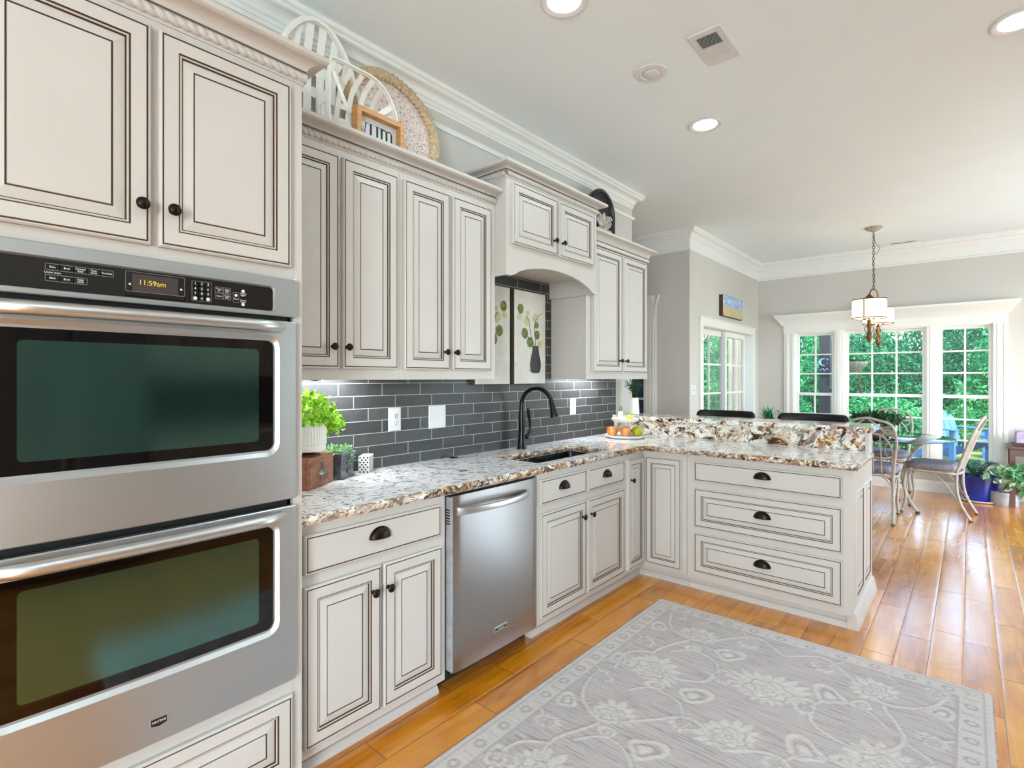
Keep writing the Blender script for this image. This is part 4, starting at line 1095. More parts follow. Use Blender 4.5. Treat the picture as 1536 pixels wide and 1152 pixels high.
# zinc planter with trailing mint leaves
zp = thing('potted_plant', 'square embossed grey metal planter of trailing mint leaves', 'plant', (-2.20, 1.37, .9155))
za = Vector((-2.153, 1.310, .9155)); zd = (Vector((-2.224, 1.437, 0)) - Vector((-2.153, 1.310, 0))).normalized(); zn = Vector((zd.y, -zd.x, 0))
Mz = Matrix((zd, Vector((0, 0, 1)), zn)).transposed()
L = .125; cz_ = za + zd * L * .5 - zn * L * .5
b = MB('zinc'); P = []
for hw, z in ((.060, 0), (.062, .006), (.056, .014), (.060, .10), (.066, .108), (.067, .118), (.061, .120), (.056, .10)):
    P.append([cz_ + zd * (sx_ * hw) + zn * (sy_ * hw) + Vector((0, 0, z)) for sx_, sy_ in ((-1, -1), (1, -1), (1, 1), (-1, 1))])
b.grid(P, 0, False, False, True); b.add(P[0], [(0, 1, 2, 3)]); b.add([q - Vector((0, 0, .005)) for q in P[-1]], [(3, 2, 1, 0)], 'soil'); b.build('pot', zp, .002)
def scroll(b, c, M, r, s_, m):
    pts = []
    for i in range(22):
        a = i / 21 * 3.6; rr = r * (1 - i / 26)
        pts.append(c + M @ Vector((s_ * (rr * math.cos(a)), rr * math.sin(a), .001)))
    b.tube(pts, .0022, 5, m)
b = MB('pewter')
for M_, fc in ((Mz, cz_ + zn * .0595), (Matrix((zn, Vector((0, 0, 1)), -zd)).transposed(), cz_ - zd * .0595)):
    for sgn in (-1, 1):
        for zz, r_ in ((.035, .020), (.072, .017)): scroll(b, fc + M_ @ Vector((sgn * .024, zz, 0)), M_, r_, sgn, 0)
    b.tube([fc + M_ @ Vector((0, .018, .001)), fc + M_ @ Vector((0, .092, .001))], .003, 6)
b.build('scroll_relief', zp)
rnd = random.Random(5)
pts = [in_ball(rnd, (cz_.x, cz_.y, cz_.z + .128), (.075, .085, .022)) for _ in range(420)] + [in_ball(rnd, tuple(cz_ + zn * .062 + zd * .015 + Vector((0, 0, .095))), (.018, .018, .03)) for _ in range(60)] + [in_ball(rnd, tuple(cz_ - zd * .10 + Vector((0, 0, .118))), (.04, .04, .012)) for _ in range(90)]
V, F, T = leaf_cloud(pts, .013, '', rnd, .6, .2)
foliage('foliage', V, F, T, 'leaf_mint', zp)

# dotted block
db = thing('dotted_block', 'small white block with black dots beside the grey planter', 'ornament', (-2.25, 1.54, .9155))
q0 = Vector((-2.205, 1.490, .9155)); q1 = Vector((-2.318, 1.611, .9155)); q2 = Vector((-2.262, 1.462, .9155))
ud = (q1 - q0); ud.normalize(); vd = Vector((-ud.y, ud.x, 0)); vd = vd if (q2 - q0).dot(vd) > 0 else -vd
Mb = Matrix((ud, vd, Vector((0, 0, 1)))).transposed()
cb = q0 + ud * .048 + vd * .026 + Vector((0, 0, .041))
MB('white_paint').obox(cb, (.096, .052, .082), Mb).build('body', db, .002)
b = MB('black'); Md = Matrix((vd, Vector((0, 0, 1)), -ud)).transposed(); fcc = cb - ud * .048
for r_ in range(7):
    for c_ in range(3 if r_ % 2 == 0 else 2):
        b.lathe([(.0042, 0), (.0042, .0006), (.0001, .0006)], fcc + Md @ Vector(((c_ - (1 if r_ % 2 == 0 else .5)) * .018, (r_ - 3) * .0115, 0)), 12, 0, Md)
b.build('dot_pattern', db)
b = MB('black'); Ml = Matrix((ud, Vector((0, 0, 1)), -vd)).transposed(); fcl = cb - vd * .026
for r_ in range(6): b.obox(fcl + Ml @ Vector((0, (r_ - 2.5) * .0135, .0003)), (.080, .0022, .0006), Ml)
for c_ in (-.04, .04): b.obox(fcl + Ml @ Vector((c_, 0, .0003)), (.0022, .070, .0006), Ml)
b.build('line_pattern', db)
b = MB('bronze').lathe([(.016, 0), (.020, .003), (.018, .006), (.008, .008), (.0001, .008)], (-2.262, 2.093, .9155), 18).lathe([(.007, 0), (.006, .006), (.0001, .008)], (-2.245, 2.11, .9155), 12)
tag(b.build('sink_stopper'), 'tiny dark metal stopper lying on the granite near the tile', 'stopper')

# tiered tray with fruit
tc_ = Vector((-2.03, 3.70, .9155))
tt = thing('tiered_tray', 'white two tier serving tray with ring handle at the counter corner', 'tray', tc_)
b = MB('tray_white').lathe([(.0001, .012), (.14, .012), (.15, .020), (.156, .024), (.157, .018), (.150, .006), (.13, .0), (.0001, 0)], tc_, 40); b.build('lower_plate', tt)
b = MB('black').lathe([(.10, -.000), (.10, .002), (.0001, .002)], tc_, 24)
b = MB('tray_white').lathe([(.020, .012), (.016, .03), (.016, .118), (.022, .128)], tc_, 20); b.build('post', tt)
b = MB('tray_white').lathe([(.0001, .128), (.085, .130), (.095, .136), (.102, .146), (.105, .152), (.106, .146), (.100, .132), (.088, .124), (.0001, .122)], tc_, 36); b.build('upper_plate', tt)
b = MB('ceramic').lathe([(.026, .130), (.023, .15), (.016, .20), (.0135, .205), (.0001, .206)], tc_ + Vector((-.02, -.035, 0)), 20); b.build('finial', tt)
b = MB('brass_old').tube([tc_ + Vector((-.02 - .011 * math.cos(a_) * .0, -.035 + .019 * math.sin(a_), .224 - .019 * math.cos(a_))) for a_ in [2 * PI * i / 20 for i in range(20)]], .003, 6, closed=True); b.build('ring', tt)
def fruit(name, label, cat, p, r, skin, prof='apple', tilt=0, group=None):
    f = thing(name, label, cat, p, group); p = Vector(p)
    if prof == 'apple': pr = [(.0001, .10), (.35, .02), (.62, .08), (.88, .42), (1.0, .95), (.95, 1.35), (.75, 1.68), (.45, 1.80), (.22, 1.74), (.0001, 1.62)]
    elif prof == 'lemon': pr = [(.0001, 0), (.10, .05), (.22, .18), (.6, .42), (.92, .95), (.95, 1.25), (.72, 1.80), (.3, 2.1), (.14, 2.26), (.0001, 2.32)]
    M = Matrix.Rotation(tilt, 3, 'X') @ Matrix.Rotation(tilt * .4, 3, 'Y')
    pr2 = catmull([(a, 0, c) for a, c in pr], 3)
    if prof == 'lemon':
        b = MB(skin).lathe([(max(q.x, .0001) * r, (q.z - 1.16) * r) for q in pr2], p + Vector((0, 0, r * .97)), 22, 0, M)
    else:
        b = MB(skin).lathe([(max(q.x, .0001) * r, q.z * r) for q in pr2], p, 22, 0, M)
    b.build('flesh', f)
    if prof == 'apple': MB('bark').tube([p + M @ Vector((0, 0, 1.6 * r)), p + M @ Vector((.1 * r, 0, 1.95 * r))], .0018, 6).build('stem', f)
    return f
zt_ = tc_.z + .0125
fruit('apple', 'red and yellow apple on the lower tray nearest the tile', 'apple', (tc_.x - .060, tc_.y - .095, zt_), .042, 'apple_skin')
fruit('apple', 'red and yellow apple in the middle of the lower tray', 'apple', (tc_.x + .035, tc_.y - .055, zt_), .042, 'apple_skin')
fruit('green_apple', 'yellow green apple on the lower tray beside the bar ledge', 'apple', (tc_.x + .085, tc_.y + .035, zt_), .041, 'pear_skin')
fruit('lemon', 'bright yellow lemon on the upper tray', 'lemon', (tc_.x + .035, tc_.y + .005, tc_.z + .131), .027, 'lemon_skin', 'lemon', 1.3)

# white vase with grasses on the bar ledge
vs = thing('vase_of_greens', 'white angular vase of dark green sprigs on the bar ledge', 'vase', (-2.185, 4.15, 1.0675))
b = MB('ceramic').lathe([(.0001, 0), (.038, 0), (.042, .004), (.040, .05), (.033, .135), (.031, .142), (.027, .142), (.030, .10), (.0001, .09)], (-2.185, 4.15, 1.0675), 8, 0, None, False); b.build('vase', vs)
rnd = random.Random(11); V = []; F = []; T = []
for s_ in range(26):
    a = rnd.uniform(0, 2 * PI); sp = rnd.uniform(.02, .12); hgt = rnd.uniform(.10, .21)
    for k in range(16):
        f_ = (k + 1) / 16; p = Vector((-2.185 + math.cos(a) * sp * f_ ** 1.5, 4.15 + math.sin(a) * sp * f_ ** 1.5, 1.20 + hgt * f_))
        v1, f1, t1 = leaf_cloud([p], .030, '', rnd, .22, 1.2, curl=.1); k0 = len(V); V += v1; F += [tuple(i + k0 for i in q) for q in f1]; T += t1
foliage('foliage', V, F, T, 'leaf_dark', vs)

# ------------------------------------------------------------------ art under the hood
def art(label, y0, y1, flip):
    z0, z1 = 1.337, 1.968; xa = WX + .0105; o = thing('canvas_print', label, 'picture', (xa, (y0 + y1) / 2, z0))
    MB('canvas', 'canvas_edge').rings((xa, y0, z0), (0, 1, 0), (0, 0, 1), (1, 0, 0), y1 - y0, z1 - z0, [(0, .036, 1), (.004, .038, 1)], 0).build('canvas', o)
    xs = xa + .0384; w = y1 - y0
    MB('canvas_low').box((xs - .0008, y0 + .005, z0 + .004), (xs, y1 - .005, z0 + .155)).build('painted_table', o)
    P = lambda u, v: (y0 + w * (1 - u if flip else u), z0 + (z1 - z0) * v)
    b = MB('leaf_art', 'leaf_art_pale', 'stem_art')
    def leaf(u, v, r, a, m, k):
        cy, cz = P(u, v); pl_ = []
        for i in range(18):
            t_ = 2 * PI * i / 18; rr = r * (1 + .18 * math.cos(t_)); x_, y_ = rr * math.cos(t_) * 1.15, rr * 1.05 * math.sin(t_)
            aa = (PI - a) if flip else a
            pl_.append((cy + x_ * math.cos(aa) - y_ * math.sin(aa), cz + x_ * math.sin(aa) + y_ * math.cos(aa)))
        b.prism(pl_, (xs + .0002 + .0002 * k, 0, 0), (0, 1, 0), (0, 0, 1), (.0003, 0, 0), m)
    def stem(pts):
        c_ = catmull([(xs + .0012, *P(u, v)) for u, v in pts], 5); b.tube(c_, .0018, 5, 2)
    stem([(.66, .37), (.60, .44), (.50, .55), (.46, .66), (.38, .73)]); stem([(.66, .37), (.66, .50), (.62, .62), (.70, .72), (.86, .78)]); stem([(.66, .37), (.55, .47), (.38, .52)]); stem([(.66, .37), (.74, .42), (.80, .46)]); stem([(.66, .5), (.72, .52), (.74, .56)])
    for k, (u, v, r, a, m) in enumerate(((.20, .79, .030, 1.7, 0), (.17, .71, .021, 2.4, 1), (.40, .67, .030, 2.0, 1), (.66, .71, .030, .9, 1), (.68, .64, .021, .4, 0), (.33, .535, .032, 1.9, 0), (.70, .53, .028, 1.1, 0), (.50, .445, .032, 2.2, 0), (.80, .44, .026, .3, 1), (.42, .76, .016, 1.9, 1))): leaf(u, v, r, a, m, k)
    b.build('painted_sprig', o)
    cy, cz = P(.66, .12)
    MB('shadow_art').prism([(cy + (-1 if not flip else 1) * (.03 + .035 * math.cos(2 * PI * i / 20)), cz + .02 + .018 * math.sin(2 * PI * i / 20)) for i in range(20)], (xs, 0, 0), (0, 1, 0), (0, 0, 1), (.0003, 0, 0)).build('painted_cast_shade', o)
    pr = [(.032, 0), (.050, .012), (.060, .05), (.054, .095), (.036, .145), (.032, .178), (.037, .187)]
    poly = [(cy + r, cz + z) for r, z in pr] + [(cy - r, cz + z) for r, z in pr[::-1]]
    MB('vase_art').prism(poly, (xs + .0004, 0, 0), (0, 1, 0), (0, 0, 1), (.0012, 0, 0)).build('painted_vase', o)
    return o
art('tall canvas of a leafy sprig in a black vase, partly hidden by the wall cabinet', 2.275, 2.602, True)
art('tall canvas of a leafy sprig in a black vase, nearest the end wall cabinet', 2.640, 2.985, False)

# ------------------------------------------------------------------ objects on top of the wall cabinets
TZ = 2.3605
def ribbon(b, pts, w, nrm, m=0, th=.002):
    """flat strip of width w (in the plane of the curve, across nrm)"""
    pts = [Vector(p) for p in pts]; nrm = Vector(nrm); P = []
    for i, p in enumerate(pts):
        d = (pts[min(i + 1, len(pts) - 1)] - pts[max(i - 1, 0)]).normalized(); s_ = d.cross(nrm).normalized()
        P.append([p + s_ * w / 2 + nrm * th, p - s_ * w / 2 + nrm * th, p - s_ * w / 2 - nrm * th, p + s_ * w / 2 - nrm * th])
    b.grid(P, m, False, False, True)
# arched lattice basket (behind), standing on its side against the wall
bk = thing('lattice_basket', 'large white arched lattice basket leaning behind the oven tower crown', 'basket', (-2.2, 1.21, TZ))
yc, hw, ztop = 1.215, .243, 2.965
def arch_pts(x, sc, n=28, z0=TZ + .002): return [(x, yc - hw * sc * math.cos(PI * i / n), z0 + (ztop - z0) * math.sin(PI * i / n) * (.5 + .5 * sc)) for i in range(n + 1)]
b = MB('white_paint').tube(arch_pts(-2.182, 1.0), .0075, 8).tube(arch_pts(-2.178, .965), .0050, 6); ribbon(b, arch_pts(-2.19, .99), .03, (1, 0, 0)); b.build('rim', bk)
b = MB('white_paint')
for k in range(8):
    y = yc - hw + .028 + k * .060; h_ = math.sqrt(max(.02, 1 - ((y - yc) / hw) ** 2)); ribbon(b, [(-2.215, y, TZ + .004), (-2.222, y, TZ + .2), (-2.215, y, TZ + (ztop - TZ) * h_ * .8), (-2.19, y, TZ + (ztop - TZ) * h_ * .965)], .036, (1, 0, 0), 0, .0015)
for k, z in enumerate((TZ + .06, TZ + .18, TZ + .30, TZ + .40)):
    h_ = math.sqrt(1 - min(.95, ((z - TZ) / (ztop - TZ)) ** 2)) * hw; ribbon(b, [(-2.19, yc - h_, z), (-2.22, yc - h_ * .8, z), (-2.225, yc, z), (-2.22, yc + h_ * .8, z), (-2.19, yc + h_, z)], .045, (1, 0, 0), 0, .0016)
b.build('slat_weave', bk)
# rectangular-round basket in front of it
b2_ = thing('lattice_basket', 'white openwork basket standing on edge beside the yum sign', 'basket', (-2.08, 1.34, TZ))
Y0, Y1, Z0, Z1 = 1.199, 1.556, TZ + .002, 2.760
def rr_pts(x, ins=0., n=6):
    out = []; y0, y1, z0, z1 = Y0 + ins, Y1 - ins, Z0 + ins, Z1 - ins
    for cy_, cz__, r, a0 in ((y1 - .16, z1 - .20, (.16, .20), 0), (y0 + .03, z1 - .03, (.03, .03), PI / 2), (y0 + .03, z0 + .03, (.03, .03), PI), (y1 - .05, z0 + .05, (.05, .05), 3 * PI / 2)):
        for k in range(n + 1): a = a0 + PI / 2 * k / n; out.append((x, cy_ + r[0] * math.cos(a), cz__ + r[1] * math.sin(a)))
    return out
b = MB('white_paint').tube(rr_pts(-2.066), .0055, 8, closed=True).tube(rr_pts(-2.080, .002), .0045, 6, closed=True); b.build('rim', b2_)
b = MB('white_paint')
for k in range(6):
    y = Y0 + .035 + k * .055; zt2 = Z1 - .012 - (0 if y < Y1 - .16 else .20 * (1 - math.sqrt(max(0, 1 - ((y - Y1 + .16) / .16) ** 2))))
    ribbon(b, catmull([(-2.155, y - .012, Z0 + .01), (-2.158, y - .008, Z0 + .12), (-2.14, y + .006, zt2 - .08), (-2.075, y + .022, zt2 - .004)], 4), .024, (1, 0, 0), 0, .0015)
for k in range(4):
    z = Z0 + .045 + k * .068; ye = Y1 - .02 - (0 if z < Z1 - .2 else .16 * (1 - math.sqrt(max(0, 1 - ((z - Z1 + .2) / .2) ** 2))))
    ribbon(b, catmull([(-2.153, Y0 + .004, z), (-2.155, Y0 + .1, z), (-2.14, ye - .08, z), (-2.075, ye, z)], 4), .026, (1, 0, 0), 0, .0015)
ribbon(b, [(-2.07, Y0 + .02, Z1 - .06), (-2.07, Y0 + .16, Z0 + .05)], .018, (1, 0, 0)); ribbon(b, [(-2.09, 1.43, 2.58), (-2.072, 1.535, 2.67)], .026, (1, 0, 0))
b.build('slat_weave', b2_)
# side wall with square holes
b = MB('white_paint'); ys = Y0 + .001; xs_ = [-2.165 + .0148 * i for i in range(7)]; zs = [Z0 + .01 + i * .05 for i in range(7)]
for i in range(6):
    for j in range(6):
        if i % 2 == 1 and j % 2 == 1: continue
        b.box((xs_[i], ys, zs[j]), (xs_[i + 1], ys + .004, zs[j + 1]))
b.build('woven_side', b2_)
# round woven tray
wt = thing('woven_tray', 'round woven tray with tan braided rim leaning on the wall', 'tray', (-2.2, 1.64, TZ))
R_ = .287; tcn = Vector((-2.205, 1.632, TZ + .300)); tilt = math.radians(-13); Mt = Matrix.Rotation(tilt, 3, 'Y') @ FX
b = MB('seagrass'); P = []
for i in range(300):
    a = 2 * PI * i / 300; row = []
    for j in range(8):
        th = 2 * PI * j / 8; q = .019 * (.68 + .42 * abs(math.sin(a * 30 + th)) ** .7)
        row.append(tcn + Mt @ Vector(((R_ - .030 + q * math.cos(th) * 1.6) * math.cos(a), (R_ - .030 + q * math.cos(th) * 1.6) * math.sin(a), .018 + q * math.sin(th))))
    P.append(row)
b.grid(P, 0, True, True, True); b.build('braided_rim', wt)
b = MB('bead_white').lathe([(.0001, -.002), (.225, 0), (.250, .010), (.262, .022), (.258, -.004), (.23, -.010), (.0001, -.010)], tcn, 48, 0, Mt); dsk = b.build('woven_face', wt)
b = MB('rust_brown'); rnd = random.Random(8)
for k in range(170):
    a = rnd.uniform(0, 2 * PI); r = math.sqrt(rnd.random()) * .222; b.ell(tcn + Mt @ Vector((r * math.cos(a), r * math.sin(a), .0005)), (.0035, .0035, .002), 4, 6, 0, Mt)
b.build('speckle_pattern', dsk)
# yum sign
sg = thing('framed_sign', 'small oak framed sign reading yum. on top of the wall cabinet', 'sign', (-2.03, 1.43, TZ))
sy0, sy1, sz0, sz1, sx_ = 1.300, 1.552, TZ + .001, 2.572, -2.012
b = MB('oak')
b.frame4('x', sx_ - .045, sx_, sy0, sy1, sz0, sz1, .022, .022, .02, .022); b.build('frame', sg)
bp_ = MB('sign_paper').box((sx_ - .040, sy0 + .02, sz0 + .015), (sx_ - .034, sy1 - .02, sz1 - .02)).build('board', sg)
b = MB('sign_black'); xl = sx_ - .0338
def bar_(y, z, w, h, sk_=0): b.prism([(y - w / 2 + sk_, z), (y + w / 2 + sk_, z), (y + w / 2, z + h), (y - w / 2, z + h)], (xl, 0, 0), (0, 1, 0), (0, 0, 1), (.001, 0, 0))
def ar_(cy, cz, ry, rz, a0, a1, w0, w1):
    n = 14; o_ = []; i_ = []
    for k in range(n + 1):
        a = a0 + (a1 - a0) * k / n; w = w0 + (w1 - w0) * math.sin(PI * k / n); o_.append((cy + ry * math.cos(a), cz + rz * math.sin(a))); i_.append((cy + (ry - w) * math.cos(a), cz + (rz - w) * math.sin(a)))
    for k in range(n): b.prism([o_[k], o_[k + 1], i_[k + 1], i_[k]], (xl, 0, 0), (0, 1, 0), (0, 0, 1), (.001, 0, 0))
zb_ = 2.437; xh = .088
bar_(1.337, zb_, .009, xh, .012); bar_(1.366, zb_, .004, xh, -.014); ar_(1.340, zb_ - .016, .016, .018, -2.6, .5, .003, .004)           # y
bar_(1.391, zb_ + .01, .010, xh - .01); bar_(1.425, zb_, .010, xh); ar_(1.408, zb_ + .016, .021, .018, PI, 2 * PI, .003, .007)                  # u
bar_(1.449, zb_, .010, xh); bar_(1.476, zb_, .010, xh - .012); bar_(1.503, zb_, .010, xh - .012)
ar_(1.4625, zb_ + xh - .018, .0185, .018, 0, PI, .003, .006); ar_(1.4895, zb_ + xh - .018, .0185, .018, 0, PI, .003, .006)  # m
for y in (1.449, 1.476, 1.503, 1.425): bar_(y, zb_, .020, .0028)
for y in (1.333, 1.366, 1.389, 1.423, 1.446): bar_(y, zb_ + xh - .0028, .018, .0028)
b.prism([(1.520 + .007 * math.cos(2 * PI * i / 14), zb_ + .007 + .007 * math.sin(2 * PI * i / 14)) for i in range(14)], (xl, 0, 0), (0, 1, 0), (0, 0, 1), (.001, 0, 0))
b.build('lettering', bp_)
# arched ornament behind the hood
aw = thing('arched_ornament', 'black arched plaque with a silver carved flower above the end cabinet', 'ornament', (-2.2, 3.64, TZ))
ax, ac, ahw, atop = -2.20, 3.635, .190, 2.872
def archp(x, sc, z0=TZ + .001, n=26): return [(x, ac - ahw * sc, z0)] + [(x, ac - ahw * sc * math.cos(PI * i / n), atop - ahw + ahw * sc * math.sin(PI * i / n)) for i in range(n + 1)] + [(x, ac + ahw * sc, z0)]
b = MB('arch_black').prism([(p[1], p[2]) for p in archp(0, .98)], (ax - .03, 0, 0), (0, 1, 0), (0, 0, 1), (.022, 0, 0)); b.build('back_board', aw)
b = MB('arch_black').tube(archp(ax, .93), .016, 8).tube(archp(ax - .005, .80), .007, 6); b.build('rim', aw)
b = MB('arch_silver'); oc = Vector((ax + .005, ac + .02, 2.56))
for a_ in (-1.0, -.5, 0, .5, 1.0):
    d_ = Vector((0, math.sin(a_), math.cos(a_))); M_ = frame((1, 0, 0)); Ma = Matrix.Rotation(-a_, 3, 'X')
    b.ell(oc + d_ * .075, (.016, .024, .062), 8, 10, 0, Ma)
for a_ in (-2.3, -1.8, 1.8, 2.3): b.ell(oc + Vector((0, math.sin(a_), math.cos(a_))) * .065, (.016, .022, .05), 8, 10, 0, Matrix.Rotation(-a_, 3, 'X'))
b.ell(oc, (.028, .032, .032), 8, 12)
for s_ in (-1, 1):
    b.tube([oc + Vector((.004, s_ * (.075 + .034 * (1 - i / 30) * math.cos(i * .28)), -.03 + .034 * (1 - i / 30) * math.sin(i * .28))) for i in range(24)], .011, 8)
    b.tube([oc + Vector((.004, s_ * (.085 + .026 * (1 - i / 30) * math.cos(i * .28)), .09 + .026 * (1 - i / 30) * math.sin(i * .28))) for i in range(22)], .009, 8)
b.build('carved_flower', aw)

# beach picture on the nook wall
pi_ = thing('beach_picture', 'small canvas of blue sky over pale dune grass above the sliding door', 'picture', (XN, 6.98, 2.145))
MB('walnut').box((XN, 6.60, 2.148), (XN + .045, 7.345, 2.410)).build('canvas_frame', pi_)
noisy('art_sky', lin((98, 150, 214)), lin((206, 220, 236)), 7, .6, stretch=(1, 1, 2.4)); noisy('art_dune', lin((226, 214, 168)), lin((160, 150, 110)), 42, .7, stretch=(1, 1, .4))
MB('art_sky').box((XN + .045, 6.605, 2.27), (XN + .047, 7.34, 2.405)).build('painted_sky', pi_)
MB('art_dune').box((XN + .045, 6.605, 2.153), (XN + .0474, 7.34, 2.275)).build('painted_dune', pi_)

# ------------------------------------------------------------------ ceiling fittings
def can(x, y, label, power=5.0, r=.085):
    o = thing('recessed_light', label, 'light', (x, y, CZ), 'recessed ceiling lights')
    MB('white_plastic').lathe([(r, -.0005), (r + .018, -.0005), (r + .020, -.004), (r + .012, -.010), (r, -.008), (r - .012, -.003)], (x, y, CZ), 36).build('trim_ring', o)
    MB('lamp_glow').lathe([(.0001, -.004), (r - .012, -.004), (r - .010, -.002)], (x, y, CZ), 32).build('lens', o)
    d = bpy.data.lights.new('recessed_lamp', 'AREA'); d.shape = 'DISK'; d.size = (r - .012) * 2; d.energy = power; d.color = (.72, .92, 1); d.spread = math.radians(165)
    l = bpy.data.objects.new('recessed_lamp', d); COL.objects.link(l); l.parent = o; l.location = (0, 0, -.012)
    return o
can(-1.30, 3.43, 'recessed ceiling light between the round speaker and the pendant')
can(-1.34, 1.90, 'recessed ceiling light cut by the top edge, above the rug')
can(.175, 3.38, 'recessed ceiling light at the edge of the ceiling beyond the vent')
for x, y in ((.175, 1.9), (.3, .3), (.9, -1.4), (-.9, -1.4)): can(x, y, 'unseen recessed ceiling light, added to brighten the kitchen')  # extra lamps out of view, added for more room light
sp_ = thing('ceiling_speaker', 'round white gimbal fixture set in the ceiling, unlit', 'fixture', (-1.302, 2.655, CZ))
MB('white_plastic').lathe([(.050, -.003), (.082, -.003), (.088, -.0005), (.084, -.007), (.055, -.010), (.050, -.006)], (-1.302, 2.655, CZ), 36).build('trim_ring', sp_)
MB('dark_slot').lathe([(.0001, -.001), (.051, -.001), (.051, -.003)], (-1.302, 2.655, CZ), 30).build('gap', sp_)
MB('white_plastic').lathe([(.0001, -.016), (.030, -.015), (.042, -.011), (.045, -.002)], (-1.298, 2.662, CZ), 30).build('eyeball', sp_)
vt = thing('ceiling_vent', 'white louvered air vent in the kitchen ceiling', 'vent', (-.958, 2.64, CZ))
vx0, vx1, vy0, vy1 = -1.035, -.88, 2.495, 2.79
b = MB('white_plastic').frame4('z', CZ - .008, CZ - .0002, vx0, vx1, vy0, vy1, .028, .028, .035, .055).box((vx0 + .028, 2.635, CZ - .008), (vx1 - .028, 2.645, CZ - .0002)); b.build('frame', vt)
MB('dark_slot').box((vx0 + .027, vy0 + .034, CZ - .0015), (vx1 - .027, vy1 - .054, CZ - .0005)).build('duct', vt)
b = MB('white_plastic')
for k in range(16):
    y = vy0 + .040 + k * .0128; a_ = .75 if y < 2.637 else -.55
    b.obox(((vx0 + vx1) / 2, y, CZ - .006), (vx1 - vx0 - .05, .0125, .0012), Matrix.Rotation(a_, 3, 'X'))
b.build('louver', vt)
sv = thing('ceiling_vent', 'slim slotted air vent in the ceiling behind the pendant', 'vent', (-.60, 7.96, CZ))
MB('white_plastic').box((-.74, 7.93, CZ - .005), (-.46, 8.0, CZ)).build('frame', sv)
b = MB('dark_slot')
for x0, x1 in ((-.72, -.61), (-.59, -.48)): b.box((x0, 7.95, CZ - .006), (x1, 7.975, CZ - .0045))
b.build('slot', sv)

# pendant with two drum shades
pd = thing('pendant_light', 'bronze chain pendant with two cream drum shades over the glass table', 'chandelier', (-.79, 6.97, CZ))
PX_, PY_ = -.79, 6.97
MB('iron_cream').lathe([(.085, 0), (.083, -.010), (.060, -.030), (.030, -.042), (.012, -.055), (.0001, -.056)], (PX_, PY_, CZ), 28).build('canopy', pd)
b = MB('brass_old')
n_l = 21; z_a, z_b = CZ - .05, 2.335
for k in range(n_l):
    zc = z_a - (z_a - z_b) * (k + .5) / n_l; hh = (z_a - z_b) / n_l * .64; pts = []
    for i in range(12):
        a = 2 * PI * i / 12; pts.append((PX_ + (.011 * math.cos(a) if k % 2 else 0), PY_ + (0 if k % 2 else .011 * math.cos(a)), zc + hh * math.sin(a)))
    b.tube(pts, .0032, 5, closed=True)
b.build('chain', pd)
MB('brass_old').tube(catmull([(PX_, PY_, 2.95), (PX_ + .02, PY_, 2.85), (PX_ + .06, PY_ - .02, 2.80), (PX_ + .03, PY_, 2.74), (PX_ - .008, PY_, 2.70), (PX_ + .006, PY_, 2.5), (PX_, PY_, 2.33)], 6), .0025, 6).build('cord', pd)
def shade(cx, cy, z0, z1, r):
    b = MB('lamp_shade')
    b.lathe([(r, z0), (r, z1)], (cx, cy, 0), 40)
    b.f = [f for f in b.f if len(f) == 4]; b.m = b.m[:len(b.f)]; b.s = b.s[:len(b.f)]
    b.lathe([(.0001, z0 + .012), (r - .004, z0 + .012), (r - .004, z0 + .014)], (cx, cy, 0), 40)
    s_ = b.build('lamp_shade', pd)
    b = MB('brass_old')
    for z in (z0, z1): b.tube([(cx + r * math.cos(2 * PI * i / 40), cy + r * math.sin(2 * PI * i / 40), z) for i in range(40)], .0055, 6, closed=True)
    for a in (-1.75, -1.75 + 2 * PI / 3, -1.75 + 4 * PI / 3): b.tube([(cx + r * math.cos(a), cy + r * math.sin(a), z0), (cx + r * math.cos(a), cy + r * math.sin(a), z1)], .005, 6)
    b.lathe([(.001, z1 + .07), (.012, z1 + .06), (.02, z1 + .05), (.045, z1 + .02), (.05, z1 + .01)], (cx, cy, 0), 20)
    for a in (0, 2.09, 4.19): b.tube([(cx, cy, z1 + .01), (cx + r * math.cos(a), cy + r * math.sin(a), z1)], .003, 5)
    b.lathe([(.07, z0 - .002), (.045, z0 - .016), (.022, z0 - .024), (.016, z0 - .06), (.024, z0 - .09), (.014, z0 - .13), (.022, z0 - .17), (.030, z0 - .21), (.018, z0 - .24), (.004, z0 - .265)], (cx, cy, 0), 16)
    for a in (.4, 1.97, 3.54, 5.1): b.tube(catmull([(cx + .016 * math.cos(a), cy + .016 * math.sin(a), z0 - .06), (cx + .045 * math.cos(a), cy + .045 * math.sin(a), z0 - .12), (cx + .02 * math.cos(a), cy + .02 * math.sin(a), z0 - .18), (cx + .06 * math.cos(a), cy + .06 * math.sin(a), z0 - .235)], 4), .004, 5)
    b.build('shade_fitting', pd)
    d = bpy.data.lights.new('pendant_bulb', 'POINT'); d.energy = 10; d.color = (1, .95, .84); d.shadow_soft_size = .05
    l = bpy.data.objects.new('pendant_bulb', d); COL.objects.link(l); l.parent = pd; l.location = Vector((cx, cy, z0 - .02)) - ORG[pd.name]
shade(-.825, 6.93, 2.035, 2.235, .160); shade(-.775, 7.22, 1.995, 2.165, .145)
MB('brass_old').tube(catmull([(PX_, PY_, 2.36), (PX_ - .02, PY_ - .02, 2.34), (-.825, 6.93, 2.295)], 4), .007, 8).tube(catmull([(PX_, PY_, 2.36), (PX_ + .02, PY_ + .12, 2.33), (-.775, 7.22, 2.23)], 4), .007, 8).build('arm', pd)

